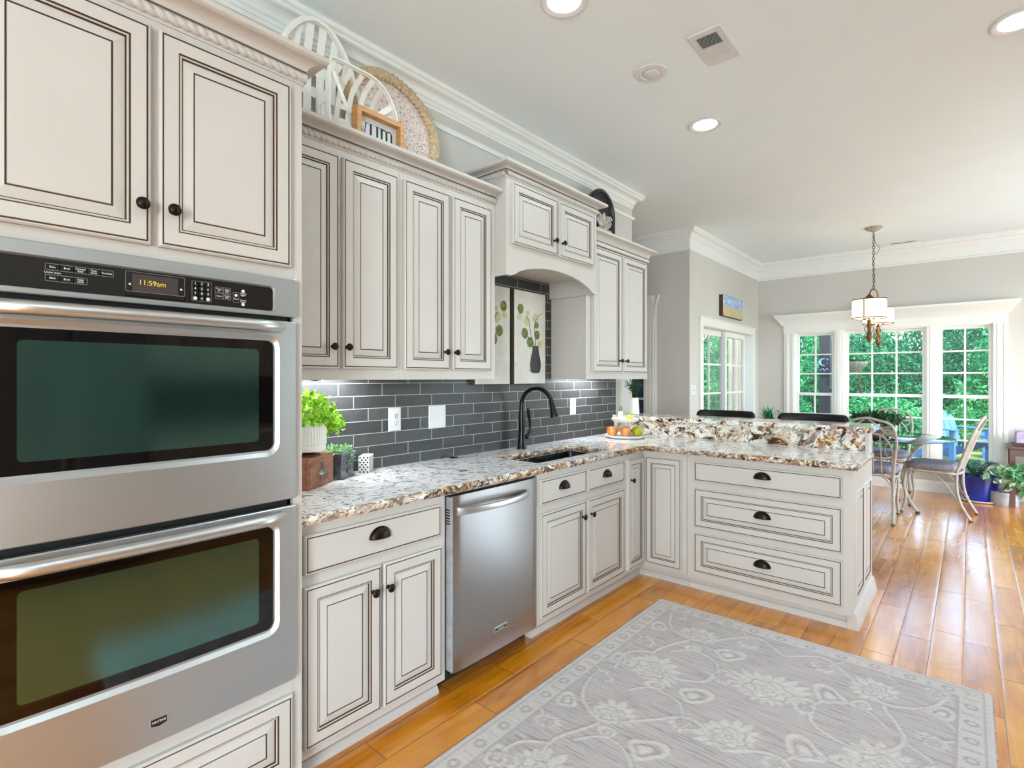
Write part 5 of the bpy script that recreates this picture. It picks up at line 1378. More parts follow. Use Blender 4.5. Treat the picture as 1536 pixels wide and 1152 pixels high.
# ------------------------------------------------------------------ rug
rx0, rx1, ry0, ry1 = -1.452, .078, .55, 3.085
st_ = .0075; nx = int((rx1 - rx0) / st_) + 1; ny = int((ry1 - ry0) / st_) + 1
gx, gy = np.meshgrid(np.linspace(rx0, rx1, nx), np.linspace(ry0, ry1, ny), indexing='ij')
rs = np.random.RandomState(4)
def vnoise(x, y, s, seed):
    r = np.random.RandomState(seed).rand(64, 64); u, v = x * s, y * s; i, j = np.floor(u).astype(int), np.floor(v).astype(int); a, c_ = u - i, v - j
    a = a * a * (3 - 2 * a); c_ = c_ * c_ * (3 - 2 * c_); g = lambda p, q: r[p % 64, q % 64]
    return g(i, j) * (1 - a) * (1 - c_) + g(i + 1, j) * a * (1 - c_) + g(i, j + 1) * (1 - a) * c_ + g(i + 1, j + 1) * a * c_
wxx = gx + .012 * (vnoise(gx, gy, 14, 1) - .5); wyy = gy + .012 * (vnoise(gx, gy, 14, 2) - .5)
lt = np.zeros_like(gx); dk = np.zeros_like(gx)
sm = lambda d, w=.004: np.clip(.5 - d / w, 0, 1)
def flower(cx, cy, R, rot, n=9, sq=.8):
    """ragged palmette: narrow pointed petals fanning from a ringed heart"""
    global lt, dk
    x, y = wxx - cx, wyy - cy; c_, s_ = math.cos(rot), math.sin(rot); x, y = x * c_ + y * s_, (-x * s_ + y * c_) / sq
    r = np.hypot(x, y); th = np.arctan2(y, x); nn = n * 2 - 1
    jag = np.abs(((th / (2 * PI) * nn) % 1) - .5) * 2
    e = R * (.66 + .40 * jag ** .8 * (.75 + .25 * np.sin(3 * th + cx * 9))) * (1 + .22 * np.sin(th) + .10 * (vnoise(gx, gy, 30, 7) - .5))
    lt = np.maximum(lt, sm(r - e, .008)); ring = np.abs(r - R * .50 * (1 + .13 * np.cos(6 * th))) - .004
    dk = np.maximum(dk, sm(ring) * .9); dk = np.maximum(dk, sm(np.abs(r - R * .30 * (1 + .2 * np.cos(5 * th))) - .004) * .7); dk = np.maximum(dk, sm(np.abs(r - R * .12) - .004) * .7)
    pet = (jag < .13) & (r > R * .55) & (r < e); dk = np.maximum(dk, pet * .45)
def bud(cx, cy, R, rot):
    global lt, dk
    x, y = wxx - cx, wyy - cy; c_, s_ = math.cos(rot), math.sin(rot); x, y = x * c_ + y * s_, -x * s_ + y * c_
    r = np.hypot(x, y * 1.25); th = np.arctan2(y, x); e = R * (.85 + .28 * np.cos(th) + .15 * np.cos(3 * th))
    lt = np.maximum(lt, sm(np.abs(r - e) - .014)); lt = np.maximum(lt, sm(r - e * .42)); dk = np.maximum(dk, sm(np.abs(r - e * .62) - .004) * .7); dk = np.maximum(dk, sm(np.abs(r - e - .016) - .003) * .5)
def vine(pts, w=.008):
    global lt, dk
    P = catmull([(p[0], p[1], 0) for p in pts], 8); d = np.full_like(gx, 9.)
    for a, c_ in zip(P[:-1], P[1:]):
        ax_, ay_, bx_, by_ = a.x, a.y, c_.x, c_.y; L2 = (bx_ - ax_) ** 2 + (by_ - ay_) ** 2 + 1e-9
        t_ = np.clip(((wxx - ax_) * (bx_ - ax_) + (wyy - ay_) * (by_ - ay_)) / L2, 0, 1); d = np.minimum(d, np.hypot(wxx - ax_ - t_ * (bx_ - ax_), wyy - ay_ - t_ * (by_ - ay_)))
    lt = np.maximum(lt, sm(d - w)); dk = np.maximum(dk, sm(np.abs(d - w - .004) - .003) * .45)
cxm = (rx0 + rx1) / 2
for s_ in (-1, 1):
    for yb in (2.82, 1.95, 1.08):
        vine([(cxm, yb + .02), (cxm + s_ * .16, yb + .12), (cxm + s_ * .30, yb - .02), (cxm + s_ * .42, yb - .12), (cxm + s_ * .56, yb - .04), (cxm + s_ * .62, yb + .12)])
        vine([(cxm + s_ * .02, yb - .42), (cxm + s_ * .18, yb - .30), (cxm + s_ * .22, yb - .46), (cxm + s_ * .40, yb - .52), (cxm + s_ * .50, yb - .36), (cxm + s_ * .42, yb - .14)])
        vine([(cxm + s_ * .50, yb - .36), (cxm + s_ * .60, yb - .44), (cxm + s_ * .58, yb - .62)])
for yb in (2.42, 1.55, .72):
    flower(cxm + .02, yb + .06, .175, .3, 11); flower(cxm - .44, yb - .12, .15, -.5, 9); flower(cxm + .46, yb - .16, .15, .7, 9)
    flower(cxm - .40, yb + .34, .11, .2, 7); flower(cxm + .38, yb + .36, .11, 1.0, 7); flower(cxm, yb - .36, .13, .9, 8)
for yb in (2.66, 2.22, 1.78, 1.34, .9):
    bud(cxm - .22, yb, .07, .8); bud(cxm + .24, yb - .06, .075, 2.2); bud(cxm + .60, yb + .10, .05, 1.2); bud(cxm - .60, yb + .06, .05, 2.0)
for yb in (2.95, 2.55, 2.12, 1.70, 1.25, .82):
    for s_ in (-1, 1):
        flower(cxm + s_ * .17, yb - .10, .055, yb, 5); flower(cxm + s_ * .58, yb - .02, .060, 2 - yb, 6)
        vine([(cxm + s_ * .17, yb - .10), (cxm + s_ * .24, yb + .02), (cxm + s_ * .36, yb + .05), (cxm + s_ * .44, yb - .03)], .006)
        vine([(cxm + s_ * .58, yb - .02), (cxm + s_ * .66, yb + .06), (cxm + s_ * .62, yb + .16), (cxm + s_ * .52, yb + .20)], .006)
        bud(cxm + s_ * .36, yb + .08, .034, 1.2 + yb)
ex = np.minimum(np.minimum(gx - rx0, rx1 - gx), np.minimum(gy - ry0, ry1 - gy))
inb = ex < .115
along = np.where(np.minimum(gx - rx0, rx1 - gx) < np.minimum(gy - ry0, ry1 - gy), gy, gx)
lt = np.where(inb, .82, lt); dk = np.where(inb, 0, dk)
dk = np.maximum(dk, sm(np.abs(ex - .115) - .004) * .9); dk = np.maximum(dk, sm(np.abs(ex - .028) - .0035) * .8)
bl = np.hypot(((along * 1.0) % .135) - .0675, (ex - .070) * 1.0); dk = np.maximum(dk, np.where(inb, sm(np.abs(bl - .018) - .005), 0) * .9)
bar2 = np.abs(((along + .0675) % .135) - .0675) - .005; dk = np.maximum(dk, np.where(inb & (ex > .045) & (ex < .098), sm(bar2 + .002 * np.sin(along * 90)), 0) * .6)
hz_ = .011 + .0025 * lt - .0012 * dk + .0012 * rs.rand(nx, ny); hz_ = np.where(ex < .006, .004, hz_)
jx = np.where(ex < .004, .004 * (rs.rand(nx, ny) - .5), 0); jy = np.where(ex < .004, .004 * (rs.rand(nx, ny) - .5), 0)
vv = np.stack([gx + jx, gy + jy, hz_], -1).reshape(-1, 3)
# skirt to the floor
idx = np.arange(nx * ny).reshape(nx, ny)
qf = np.stack([idx[:-1, :-1], idx[1:, :-1], idx[1:, 1:], idx[:-1, 1:]], -1).reshape(-1, 4)
bd_ = np.concatenate([idx[:, 0], idx[-1, 1:], idx[-2::-1, -1], idx[0, -2:0:-1]])
low = vv[bd_].copy(); low[:, 2] = .0005
vv = np.concatenate([vv, low]); k0 = nx * ny; nb = len(bd_)
qs = np.stack([bd_, np.roll(bd_, -1), k0 + (np.arange(nb) + 1) % nb, k0 + np.arange(nb)], -1)
qa = np.concatenate([qf, qs])
org = Vector(((rx0 + rx1) / 2, (ry0 + ry1) / 2, 0))
me = bpy.data.meshes.new('rug'); me.from_pydata((vv - np.array(org)).tolist(), [], qa.tolist()); me.materials.append(MATS['rug_wool'])
ca = me.color_attributes.new('pattern', 'FLOAT_COLOR', 'POINT'); cc = np.zeros((len(vv), 4), np.float32); cc[:k0, 0] = lt.ravel(); cc[:k0, 1] = dk.ravel(); cc[:, 3] = 1; cc[k0:, 0] = .8
ca.data.foreach_set('color', cc.ravel())
me.polygons.foreach_set('use_smooth', [True] * len(qa))
rg = bpy.data.objects.new('rug', me); COL.objects.link(rg); rg.location = org
tag(rg, 'pale grey wool rug with raised floral vine pattern on the kitchen floor', 'rug')

# ------------------------------------------------------------------ bar stools
def stool(cx, label):
    yb = 4.66
    o = thing('bar_stool', label, 'stool', (cx, 4.82, 0), 'bar stools behind the ledge')
    b = MB('leather_black'); hw = .245; P = []
    for i in range(25):
        f_ = .5 - .5 * math.cos(PI * i / 24); x = cx - hw + 2 * hw * f_; e = min(f_, 1 - f_) * 2 * hw; k = min(1, math.sqrt(max(0, 1 - (1 - min(e, .045) / .045) ** 2)) + .02)
        yy = yb - .03 + .06 * (2 * f_ - 1) ** 2 * -1 + .03
        P.append([(x, yy + .034 * k * math.cos(a), 1.055 + .048 * k * math.sin(a)) for a in [2 * PI * j / 14 for j in range(14)]])
    b.grid(P, 0, True, False, True); b.build('back_cushion', o)
    b = MB('stool_wood')
    for s_ in (-1, 1): b.tube([(cx + s_ * .19, yb + .02, 1.04), (cx + s_ * .19, yb + .03, .70)], .016, 8)
    b.build('back_frame', o)
    b = MB('leather_black').box((cx - .22, yb - .01 - .0, .68), (cx + .22, yb + .42, .75)); b.build('seat', o, .02, 3)
    for sx_ in (-1, 1):
        for yy in (yb + .03, yb + .38): MB('stool_wood').tube([(cx + sx_ * .18, yy, .69), (cx + sx_ * .205, yy + (.02 if yy > yb + .2 else -.02), 0)], .018, 8).build('leg', o)
    b = MB('stool_wood')
    for sx_ in (-1, 1): b.tube([(cx + sx_ * .195, yb + .02, .25), (cx + sx_ * .195, yb + .39, .25)], .010, 6)
    b.tube([(cx - .195, yb + .02, .25), (cx + .195, yb + .02, .25)], .010, 6); b.build('footrest', o)
stool(-1.575, 'black leather bar stool nearest the kitchen wall, its back topping the ledge')
stool(-.915, 'black leather bar stool nearest the open end of the granite ledge')

# ------------------------------------------------------------------ dining set
tb = thing('dining_table', 'round glass dining table on a cream scrolled iron base', 'table', (PX_, PY_, 0))
MB('table_glass', 'glass_edge').lathe([(.0001, .742), (.695, .742), (.70, .745)], (PX_, PY_, 0), 64).lathe([(.70, .745), (.70, .751)], (PX_, PY_, 0), 64, 1).lathe([(.70, .751), (.695, .754), (.0001, .754)], (PX_, PY_, 0), 64).build('tabletop', tb)
for k in range(4):
    a = PI / 4 + k * PI / 2 + .35; f = lambda r, z, a=a: (PX_ + r * math.cos(a), PY_ + r * math.sin(a), z)
    b = MB('iron_cream').tube(catmull([f(.50, .735), f(.44, .68), (f(.36, .55)), f(.30, .42), f(.30, .28), f(.36, .12), f(.43, .014)], 6), .015, 8)
    b.tube(catmull([f(.46, .735), f(.30, .70), f(.20, .60), f(.24, .50), f(.33, .50)], 6), .008, 6).tube(catmull([f(.30, .28), f(.16, .30), f(.08, .38), f(.06, .52)], 5), .008, 6)
    l_ = b.build('leg', tb); MB('iron_foot').lathe([(.02, 0), (.022, .012), (.016, .02)], f(.435, 0), 10).build('foot_pad', l_)
b = MB('iron_cream').tube([(PX_ + .42 * math.cos(2 * PI * i / 40), PY_ + .42 * math.sin(2 * PI * i / 40), .725) for i in range(40)], .010, 6, closed=True).tube([(PX_ + .10 * math.cos(2 * PI * i / 24), PY_ + .10 * math.sin(2 * PI * i / 24), .40) for i in range(24)], .008, 6, closed=True); b.build('ring_frame', tb)

def make_chair(name, label):
    """wrought iron cafe chair: local frame, sitter faces +Y, back at -Y"""
    o = thing(name, label, 'chair', (0, 0, 0), 'iron dining chairs')
    r = .0125
    # backrest: one balloon hoop from seat to seat
    def bk_(x, z): return (x, -.205 - (z - .46) * .30 - .10 * max(0, z - .75), z)
    hoop = catmull([bk_(-.19, .44), bk_(-.205, .60), bk_(-.225, .80), bk_(-.19, .94), bk_(-.08, .985), bk_(0, 1.0), bk_(.08, .985), bk_(.19, .94), bk_(.225, .80), bk_(.205, .60), bk_(.19, .44)], 6)
    b = MB('iron_cream').tube(hoop, r, 8)
    for s_ in (-1, 1):
        b.tube(catmull([bk_(s_ * .02, .985), bk_(s_ * .09, .93), bk_(s_ * .15, .86), bk_(s_ * .20, .87), bk_(s_ * .215, .82)], 5), .008, 6)
        b.tube(catmull([bk_(s_ * .12, .83), bk_(s_ * .14, .885), bk_(s_ * .185, .885), bk_(s_ * .195, .83), bk_(s_ * .16, .80)], 4), .006, 6)
        b.tube(catmull([bk_(s_ * .19, .52), bk_(s_ * .19, .70), bk_(s_ * .12, .83), bk_(0, .855)], 6), .009, 6)
    b.build('back_hoop', o)
    for x in (-.10, -.034, .034, .10): MB('iron_cream').tube([bk_(x, .47), bk_(x, .66), bk_(x, .85)], .0065, 6).build('spindle', o)
    b = MB('iron_cream').tube(catmull([(-.19, -.20, .445), (-.215, 0, .445), (-.20, .18, .445), (-.10, .225, .445), (.10, .225, .445), (.20, .18, .445), (.215, 0, .445), (.19, -.20, .445)], 5, True), .011, 8, closed=True); b.build('seat_frame', o)
    b = MB('cushion'); P = []
    for i in range(9):
        t_ = i / 8; rr = 1 - .10 * abs(2 * t_ - 1) ** 3; z = .455 + .075 * t_
        if i in (0, 8): rr *= .90
        P.append([(.222 * rr * math.copysign(abs(math.cos(a)) ** .55, math.cos(a)), .01 + .215 * rr * math.copysign(abs(math.sin(a)) ** .55, math.sin(a)), z) for a in [2 * PI * j / 36 for j in range(36)]])
    b.grid(P, 0, True, False, True); b.add(P[0], [tuple(range(35, -1, -1))]); b.add(P[-1], [tuple(range(36))]); b.build('seat_cushion', o)
    for s_ in (-1, 1):
        b = MB('iron_cream').tube(catmull([(s_ * .19, -.205, .46), (s_ * .19, -.205, .30), (s_ * .195, -.235, .16), (s_ * .20, -.31, .012)], 6), r, 8).tube(catmull([(s_ * .195, -.225, .17), (s_ * .20, -.10, .36), (s_ * .205, .02, .44)], 5), .007, 6)
        b.lathe([(.017, 0), (.017, .014)], (s_ * .1945, -.23, .165), 8); l_ = b.build('leg', o); MB('iron_foot').lathe([(.018, 0), (.019, .010), (.014, .018)], (s_ * .20, -.312, 0), 10).build('foot_pad', l_)
        b = MB('iron_cream').tube(catmull([(s_ * .185, .19, .45), (s_ * .195, .215, .30), (s_ * .19, .20, .15), (s_ * .195, .235, .012)], 6), r, 8).tube(catmull([(s_ * .19, .205, .17), (s_ * .10, .20, .34), (0, .21, .40), (-s_ * .03, .21, .435)], 5), .007, 6)
        l_ = b.build('leg', o); MB('iron_foot').lathe([(.018, 0), (.019, .010), (.014, .018)], (s_ * .195, .237, 0), 10).build('foot_pad', l_)
    return o
ch = make_chair('dining_chair', 'cream iron dining chair with grey cushion between the ledge and the glass table')
for i, (x, y, rz, lb) in enumerate(((-.735, 6.37, 0, None), (-.27, 6.93, PI / 2 - .12, 'cream iron dining chair beside the blue pot, seen in profile'), (-.74, 7.66, PI, 'cream iron dining chair between the glass table and the bay window'), (-1.42, 7.1, -PI / 2, 'cream iron dining chair on the sliding door side of the table'))):
    o = ch if i == 0 else copy_tree(ch)
    o.location = (x, y, 0); o.rotation_euler = (0, 0, rz)
    if lb: o['label'] = lb
tp = thing('potted_plant', 'dark leafy plant in a brown pot on the glass table', 'plant', (-.77, 6.95, .7545))
MB('pot_brown', 'soil').lathe([(.11, 0), (.115, .01), (.145, .10), (.150, .118), (.140, .118), (.0001, .105)], (-.77, 6.95, .7545), 28).build('pot', tp)
rnd = random.Random(21)
V, F, T = leaf_cloud([in_ball(rnd, (-.77, 6.95, .93), (.23, .22, .075)) for _ in range(700)], .055, '', rnd, .6, .3)
foliage('foliage', V, F, T, 'leaf_dark', tp)

# fern on a stand by the nook wall
fs = thing('plant_stand', 'dark slim plant stand near the bay window holding a spiky plant', 'stand', (-2.0, 7.55, 0))
b = MB('stool_wood').lathe([(.14, .62), (.15, .63), (.15, .645), (.0001, .645)], (-2.0, 7.55, 0), 24); b.build('top', fs)
for k in range(3):
    a = k * 2 * PI / 3; MB('stool_wood').tube([(-2.0 + .06 * math.cos(a), 7.55 + .06 * math.sin(a), .63), (-2.0 + .15 * math.cos(a), 7.55 + .15 * math.sin(a), 0)], .012, 6).build('leg', fs)
def fronds(c, n, L, drop, rnd, size=.035, rise=.22):
    V = []; F = []; T = []
    for s_ in range(n):
        a = rnd.uniform(0, 2 * PI); l_ = L * rnd.uniform(.6, 1.1)
        for k in range(20):
            f_ = (k + 1) / 20; p = Vector((c[0] + math.cos(a) * l_ * f_, c[1] + math.sin(a) * l_ * f_, c[2] + rise * math.sin(f_ * 2.2) - drop * f_ * f_))
            side = Vector((-math.sin(a), math.cos(a), -.2))
            for sg_ in (-1, 1):
                d = (side * sg_ + Vector((math.cos(a), math.sin(a), 0)) * .5).normalized(); w = Vector((math.cos(a), math.sin(a), .2)); q = size * (1.1 - f_ * .7); k0 = len(V)
                V += [p, p + d * q * .5 + w * q * .16, p + d * q, p + d * q * .5 - w * q * .16]; F += [(k0, k0 + 1, k0 + 2), (k0, k0 + 2, k0 + 3)]; T += [rnd.random() * .6 + .2] * 4
    return V, F, T
fp = thing('potted_fern', 'spiky green plant in a small brown pot on the slim stand', 'plant', (-2.0, 7.55, .6455))
MB('pot_brown', 'soil').lathe([(.08, 0), (.105, .16), (.11, .17), (.10, .17), (.0001, .155)], (-2.0, 7.55, .6455), 24).build('pot', fp)
rnd = random.Random(31); V = []; F = []; T = []
for k_ in range(150):
    a = rnd.uniform(0, 2 * PI); el = rnd.uniform(.15, 1.4); L_ = rnd.uniform(.16, .30); d = Vector((math.cos(a) * math.cos(el), math.sin(a) * math.cos(el), math.sin(el))); sd_ = Vector((-math.sin(a), math.cos(a), 0)) * .010
    p = Vector((-2.0, 7.55, .81)); m_ = p + d * L_ * .55; e_ = p + d * L_ - Vector((0, 0, L_ * .22)); k0 = len(V)
    V += [p - sd_ * .6, p + sd_ * .6, m_ + sd_, m_ - sd_, e_]; F += [(k0, k0 + 1, k0 + 2, k0 + 3), (k0 + 3, k0 + 2, k0 + 4)]; T += [rnd.random()] * 5
foliage('foliage', V, F, T, 'leaf_fern', fp)

# blue pot and grey pot by the console
bp2 = thing('potted_fern', 'glossy cobalt blue pot of bright green fern on the floor', 'plant', (.085, 7.93, 0))
MB('ceramic').lathe([(.0001, 0), (.15, 0), (.185, .012), (.19, .022), (.18, .022), (.15, .012), (.0001, .012)], (.085, 7.93, 0), 32).build('saucer', bp2)
MB('pot_blue', 'soil').lathe([(.0001, .014), (.125, .014), (.140, .04), (.168, .20), (.178, .275), (.182, .285), (.178, .29), (.168, .285), (.165, .25), (.0001, .25)], (.085, 7.93, 0), 36).build('pot', bp2)
V, F, T = fronds((.06, 7.9, .27), 60, .24, .06, random.Random(33), .055, .20)
foliage('foliage', V, F, T, 'leaf_fern', bp2)
gp2 = thing('potted_plant', 'round grey pot with a white and green variegated plant in front of the console', 'plant', (.29, 7.86, 0))
MB('pot_concrete', 'soil').lathe([(.0001, 0), (.112, 0), (.118, .01), (.125, .145), (.122, .15), (.112, .148), (.11, .12), (.0001, .12)], (.29, 7.86, 0), 32).build('pot', gp2)
MB('bark').tube(catmull([(.29, 7.82, .11), (.30, 7.78, .2), (.33, 7.66, .3)], 5), .010, 6).tube([(.27, 7.84, .12), (.20, 7.80, .26)], .006, 6).build('stem', gp2)
rnd = random.Random(37)
V, F, T = leaf_cloud([in_ball(rnd, (.37, 7.585, .33), (.25, .11, .13)) for _ in range(190)], .075, '', rnd, .7, .3, curl=.15)
foliage('foliage', V, F, T, 'leaf_pale', gp2)
cs = thing('console_table', 'dark wood console table with a lower shelf beside the bay window', 'table', (.72, 7.92, 0))
CX0, CX1, CY0, CY1 = .31, 1.12, 7.72, 8.11
MB('walnut').box((CX0, CY0, .625), (CX1, CY1, .655)).build('tabletop', cs, .004)
MB('walnut').box((CX0 + .03, CY0 + .03, .55), (CX1 - .03, CY1 - .03, .625)).build('apron', cs)
MB('walnut').box((CX0 + .03, CY0 + .03, .14), (CX1 - .03, CY1 - .03, .165)).build('shelf', cs)
for x in (CX0 + .02, CX1 - .065):
    for y in (CY0 + .02, CY1 - .065): MB('walnut').box((x, y, 0), (x + .045, y + .045, .625)).build('leg', cs)
lb = thing('glass_terrarium', 'lilac tinted square glass box with a dark base on the console', 'box', (.60, 7.9, .6555))
MB('stool_wood').box((.36, 7.78, .6555), (.84, 8.03, .680)).build('base', lb, .003)
MB('lilac_glass').box((.375, 7.79, .680), (.825, 8.02, .815)).build('body', lb, .012)
tp3 = thing('potted_plant', 'leafy dark plant on the lower shelf of the console', 'plant', (.62, 7.85, .1655))
MB('pot_brown').lathe([(.07, 0), (.09, .10), (.08, .10), (.0001, .09)], (.62, 7.88, .1655), 20).build('pot', tp3)
rnd = random.Random(39); V, F, T = leaf_cloud([in_ball(rnd, (.62, 7.87, .36), (.20, .12, .12)) for _ in range(240)], .06, '', rnd, .6, .3)
foliage('foliage', V, F, T, 'leaf_fern', tp3)

# ------------------------------------------------------------------ outdoors
gl_ = MB('lawn').box((-30, YW + .13, -.16), (20, 60, -.06)).box((-30, -10, -.16), (XN - 2.3, YW + .13, -.06)); struct(gl_.build('ground_lawn'))
struct(MB('siding').box((-4.4, YX + .52, -.12), (XN - .17, YW + 2.2, -.02)).build('ground_porch'))
po = thing('porch_post', 'dark square porch post with moon sign outside the bay window', 'post', (-1.69, 9.5, -.06))
MB('post_dark').box((-1.78, 9.42, -.06), (-1.63, 9.57, 3.2)).build('shaft', po, .006)
MB('post_dark').tube([(-1.76, 9.5, 1.0), (-1.62, 9.46, 1.22)], .03, 6).build('brace', po)
sn = thing('moon_sign', 'small dark sign with a pale crescent moon hung on the porch post', 'sign', (-1.70, 9.41, 1.42))
MB('slate').box((-1.775, 9.405, 1.43), (-1.635, 9.418, 1.73)).build('board', sn)
b = MB('moon_white'); n = 20; oo = [(-.052 + .06 * math.cos(.9 + 4.5 * i / n), .06 * math.sin(.9 + 4.5 * i / n)) for i in range(n + 1)]; ii = [(-.034 + .05 * math.cos(1.15 + 4.0 * i / n), .05 * math.sin(1.15 + 4.0 * i / n)) for i in range(n, -1, -1)]
b.prism(oo + ii, (-1.665, 9.403, 1.63), (1, 0, 0), (0, 0, 1), (0, .003, 0))
for dx, dz, r_ in ((.02, .04, .018), (.015, -.02, .012)): b.prism([(dx + r_ * (1 if k % 2 == 0 else .4) * math.sin(PI * k / 5), dz + r_ * (1 if k % 2 == 0 else .4) * math.cos(PI * k / 5)) for k in range(10)], (-1.68, 9.403, 1.63), (1, 0, 0), (0, 0, 1), (0, .003, 0))
b.tube(catmull([(-1.76, 9.402, 1.50), (-1.72, 9.402, 1.53), (-1.70, 9.402, 1.49), (-1.67, 9.402, 1.53), (-1.65, 9.402, 1.50)], 5), .006, 5); b.build('moon_relief', sn)
hb = thing('hanging_planter', 'grey wicker hanging planter seen through the middle window', 'planter', (-1.32, 9.5, 1.48))
P = []
for i in range(9):
    t_ = i / 8; r_ = .17 * math.sin(PI / 2 * (.25 + .75 * t_)); P.append([(-1.32 + r_ * (1 + .03 * math.cos(14 * a)) * math.cos(a), 9.5 + r_ * (1 + .03 * math.cos(14 * a)) * math.sin(a), 1.48 + .15 * t_) for a in [2 * PI * j / 56 for j in range(56)]])
b = MB('wicker_gray').grid(P, 0, True, False, True); b.add(P[0], [tuple(range(56))]); b.build('basket', hb)
b = MB('black')
for k in range(3): a = k * 2.09; b.tube([(-1.32 + .13 * math.cos(a), 9.5 + .13 * math.sin(a), 1.63), (-1.32, 9.5, 2.3)], .004, 5)
b.tube([(-1.32, 9.5, 2.3), (-1.32, 9.5, 3.2)], .004, 5); b.build('chain', hb)
rnd = random.Random(41); V, F, T = leaf_cloud([in_ball(rnd, (-1.32, 9.5, 1.68), (.15, .15, .09)) for _ in range(260)], .06, '', rnd, .6)
foliage('foliage', V, F, T, 'leaf_tree', hb)
struct(MB('post_dark').box((-4.4, 9.40, 3.0), (XR, 9.62, 3.28)).build('beam_porch'))

def adirondack(x, y, rz):
    o = thing('adirondack_chair', 'blue adirondack chair on the grass beyond the window', 'chair', (0, 0, 0))
    b = MB('chair_blue')
    for k in range(5):
        xx = -.22 + k * .11; top = .96 - .05 * abs(k - 2) ** 1.5
        q = MB('chair_blue').prism([(xx - .048, .30), (xx + .048, .30), (xx + .055, top - .04), (xx, top), (xx - .055, top - .04)], (0, .22, 0), (1, 0, 0), (0, 0, 1), (0, .022, 0))
        q.xf(Matrix.Translation((0, .22, .3)) @ Matrix.Rotation(math.radians(-20), 4, 'X') @ Matrix.Translation((0, -.22, -.3))); q.build('back_slat', o)
    for k in range(5):
        MB('chair_blue').obox((0, -.24 + k * .105, .385 - k * .025), (.52, .09, .02), Matrix.Rotation(-.24, 3, 'X')).build('seat_slat', o)
    for s_ in (-1, 1):
        MB('chair_blue').box((s_ * .28, -.36, .56), (s_ * .42, .36, .582)).build('arm', o, .01)
        MB('chair_blue').box((s_ * .30, -.30, 0), (s_ * .335, -.20, .56)).build('leg', o)
        MB('chair_blue').prism([(-.30, .30), (-.30, .42), (.62, .10), (.62, 0), (.50, 0)], (s_ * .27, 0, 0), (0, 1, 0), (0, 0, 1), (s_ * .03, 0, 0)).build('side_rail', o)
    o.location = (x, y, -.06); o.rotation_euler = (0, 0, rz)
    return o
adirondack(-.15, 12.0, .75)
bn = thing('garden_bench', 'low deep blue garden footstool bench beyond the blue chair', 'bench', (.5, 12.85, -.06))
for k in range(3): MB('bench_blue').box((.14, 12.7 + k * .12, .34), (.84, 12.80 + k * .12, .38)).build('seat_slat', bn)
for x in (.18, .74):
    for y in (12.72, 12.96): MB('bench_blue').box((x, y, -.06), (x + .06, y + .06, .34)).build('leg', bn)
MB('bench_blue').box((.20, 12.74, .04), (.78, 13.0, .16)).build('lower_shelf', bn)
nsd = MB('siding')
nsd.box((-3.90, 11.6, -.1), (-3.2, 11.72, 3.0))
for k in range(5): nsd.box((-3.86 + k * .13, 11.57, -.1), (-3.82 + k * .13, 11.6, 3.0))
struct(nsd.build('wall_neighbour'))

# trees and shrubs: a few kinds, each instance its own thing
rnd = random.Random(51)
def crown(kind):
    V = []; F = []; T = []
    blobs = {'dense': [((0, 0, 1.9), (1.5, 1.2, 1.5), 6500), ((-.8, -.3, 1.1), (.9, .8, .9), 2400), ((.9, -.3, 1.3), (.9, .8, 1.0), 2400)],
             'loose': [((0, 0, 2.1), (1.35, 1.1, 1.4), 4500), ((.9, -.2, 1.5), (.8, .8, .8), 1700), ((-.9, -.2, 1.2), (.8, .7, .8), 1700), ((.1, -.5, .8), (.9, .6, .7), 1500)],
             'shrub': [((0, 0, .55), (.9, .6, .65), 2600), ((.5, -.2, .4), (.5, .4, .45), 900)]}[kind]
    sz = {'dense': .105, 'loose': .12, 'shrub': .085}[kind]
    for c, r, n in blobs:
        pts = []
        for _ in range(n):
            p = in_ball(rnd, c, r, .55); cl = .22 * (vn3(p * 2.1) - .5); pts.append(p + Vector((cl, cl, cl * .5)))
        v1, f1, t1 = leaf_cloud(pts, sz, '', rnd, .5, -.15, tint=lambda p, q: min(1, max(0, .15 + .75 * vn3(p * 1.7) + q.uniform(-.22, .22))))
        k0 = len(V); V += v1; F += [tuple(i + k0 for i in q) for q in f1]; T += t1
    return V, F, T
from mathutils import noise as mn
def vn3(p): return .5 + .5 * mn.noise(p)
protos = {}
def plant_tree(kind, name, label, x, y, s_, rz, m, group):
    key = (kind, m)
    if key not in protos:
        o = thing(name, label, 'shrub' if kind == 'shrub' else 'tree', (0, 0, 0), group)
        V, F, T = crown(kind); foliage('crown' if kind != 'shrub' else 'foliage', V, F, T, m, o)
        if kind != 'shrub': MB('bark').tube([(0, 0, -.05), (.03, .02, .6), (-.02, .03, 1.4), (.04, 0, 2.4)], [.11, .09, .07, .03], 8).tube([(0, .02, .9), (.4, -.1, 1.5), (.7, -.2, 2.0)], [.05, .035, .015], 6).tube([(0, .02, .8), (-.4, -.1, 1.3), (-.7, -.2, 1.7)], [.045, .03, .012], 6).build('trunk', o)
        protos[key] = o
    else:
        o = copy_tree(protos[key]); o['label'] = label; o['group'] = group
    o.location = (x, y, -.06); o.scale = (s_, s_, s_); o.rotation_euler = (0, 0, rz)
    return o
GT = 'trees behind the lawn'
k = 0
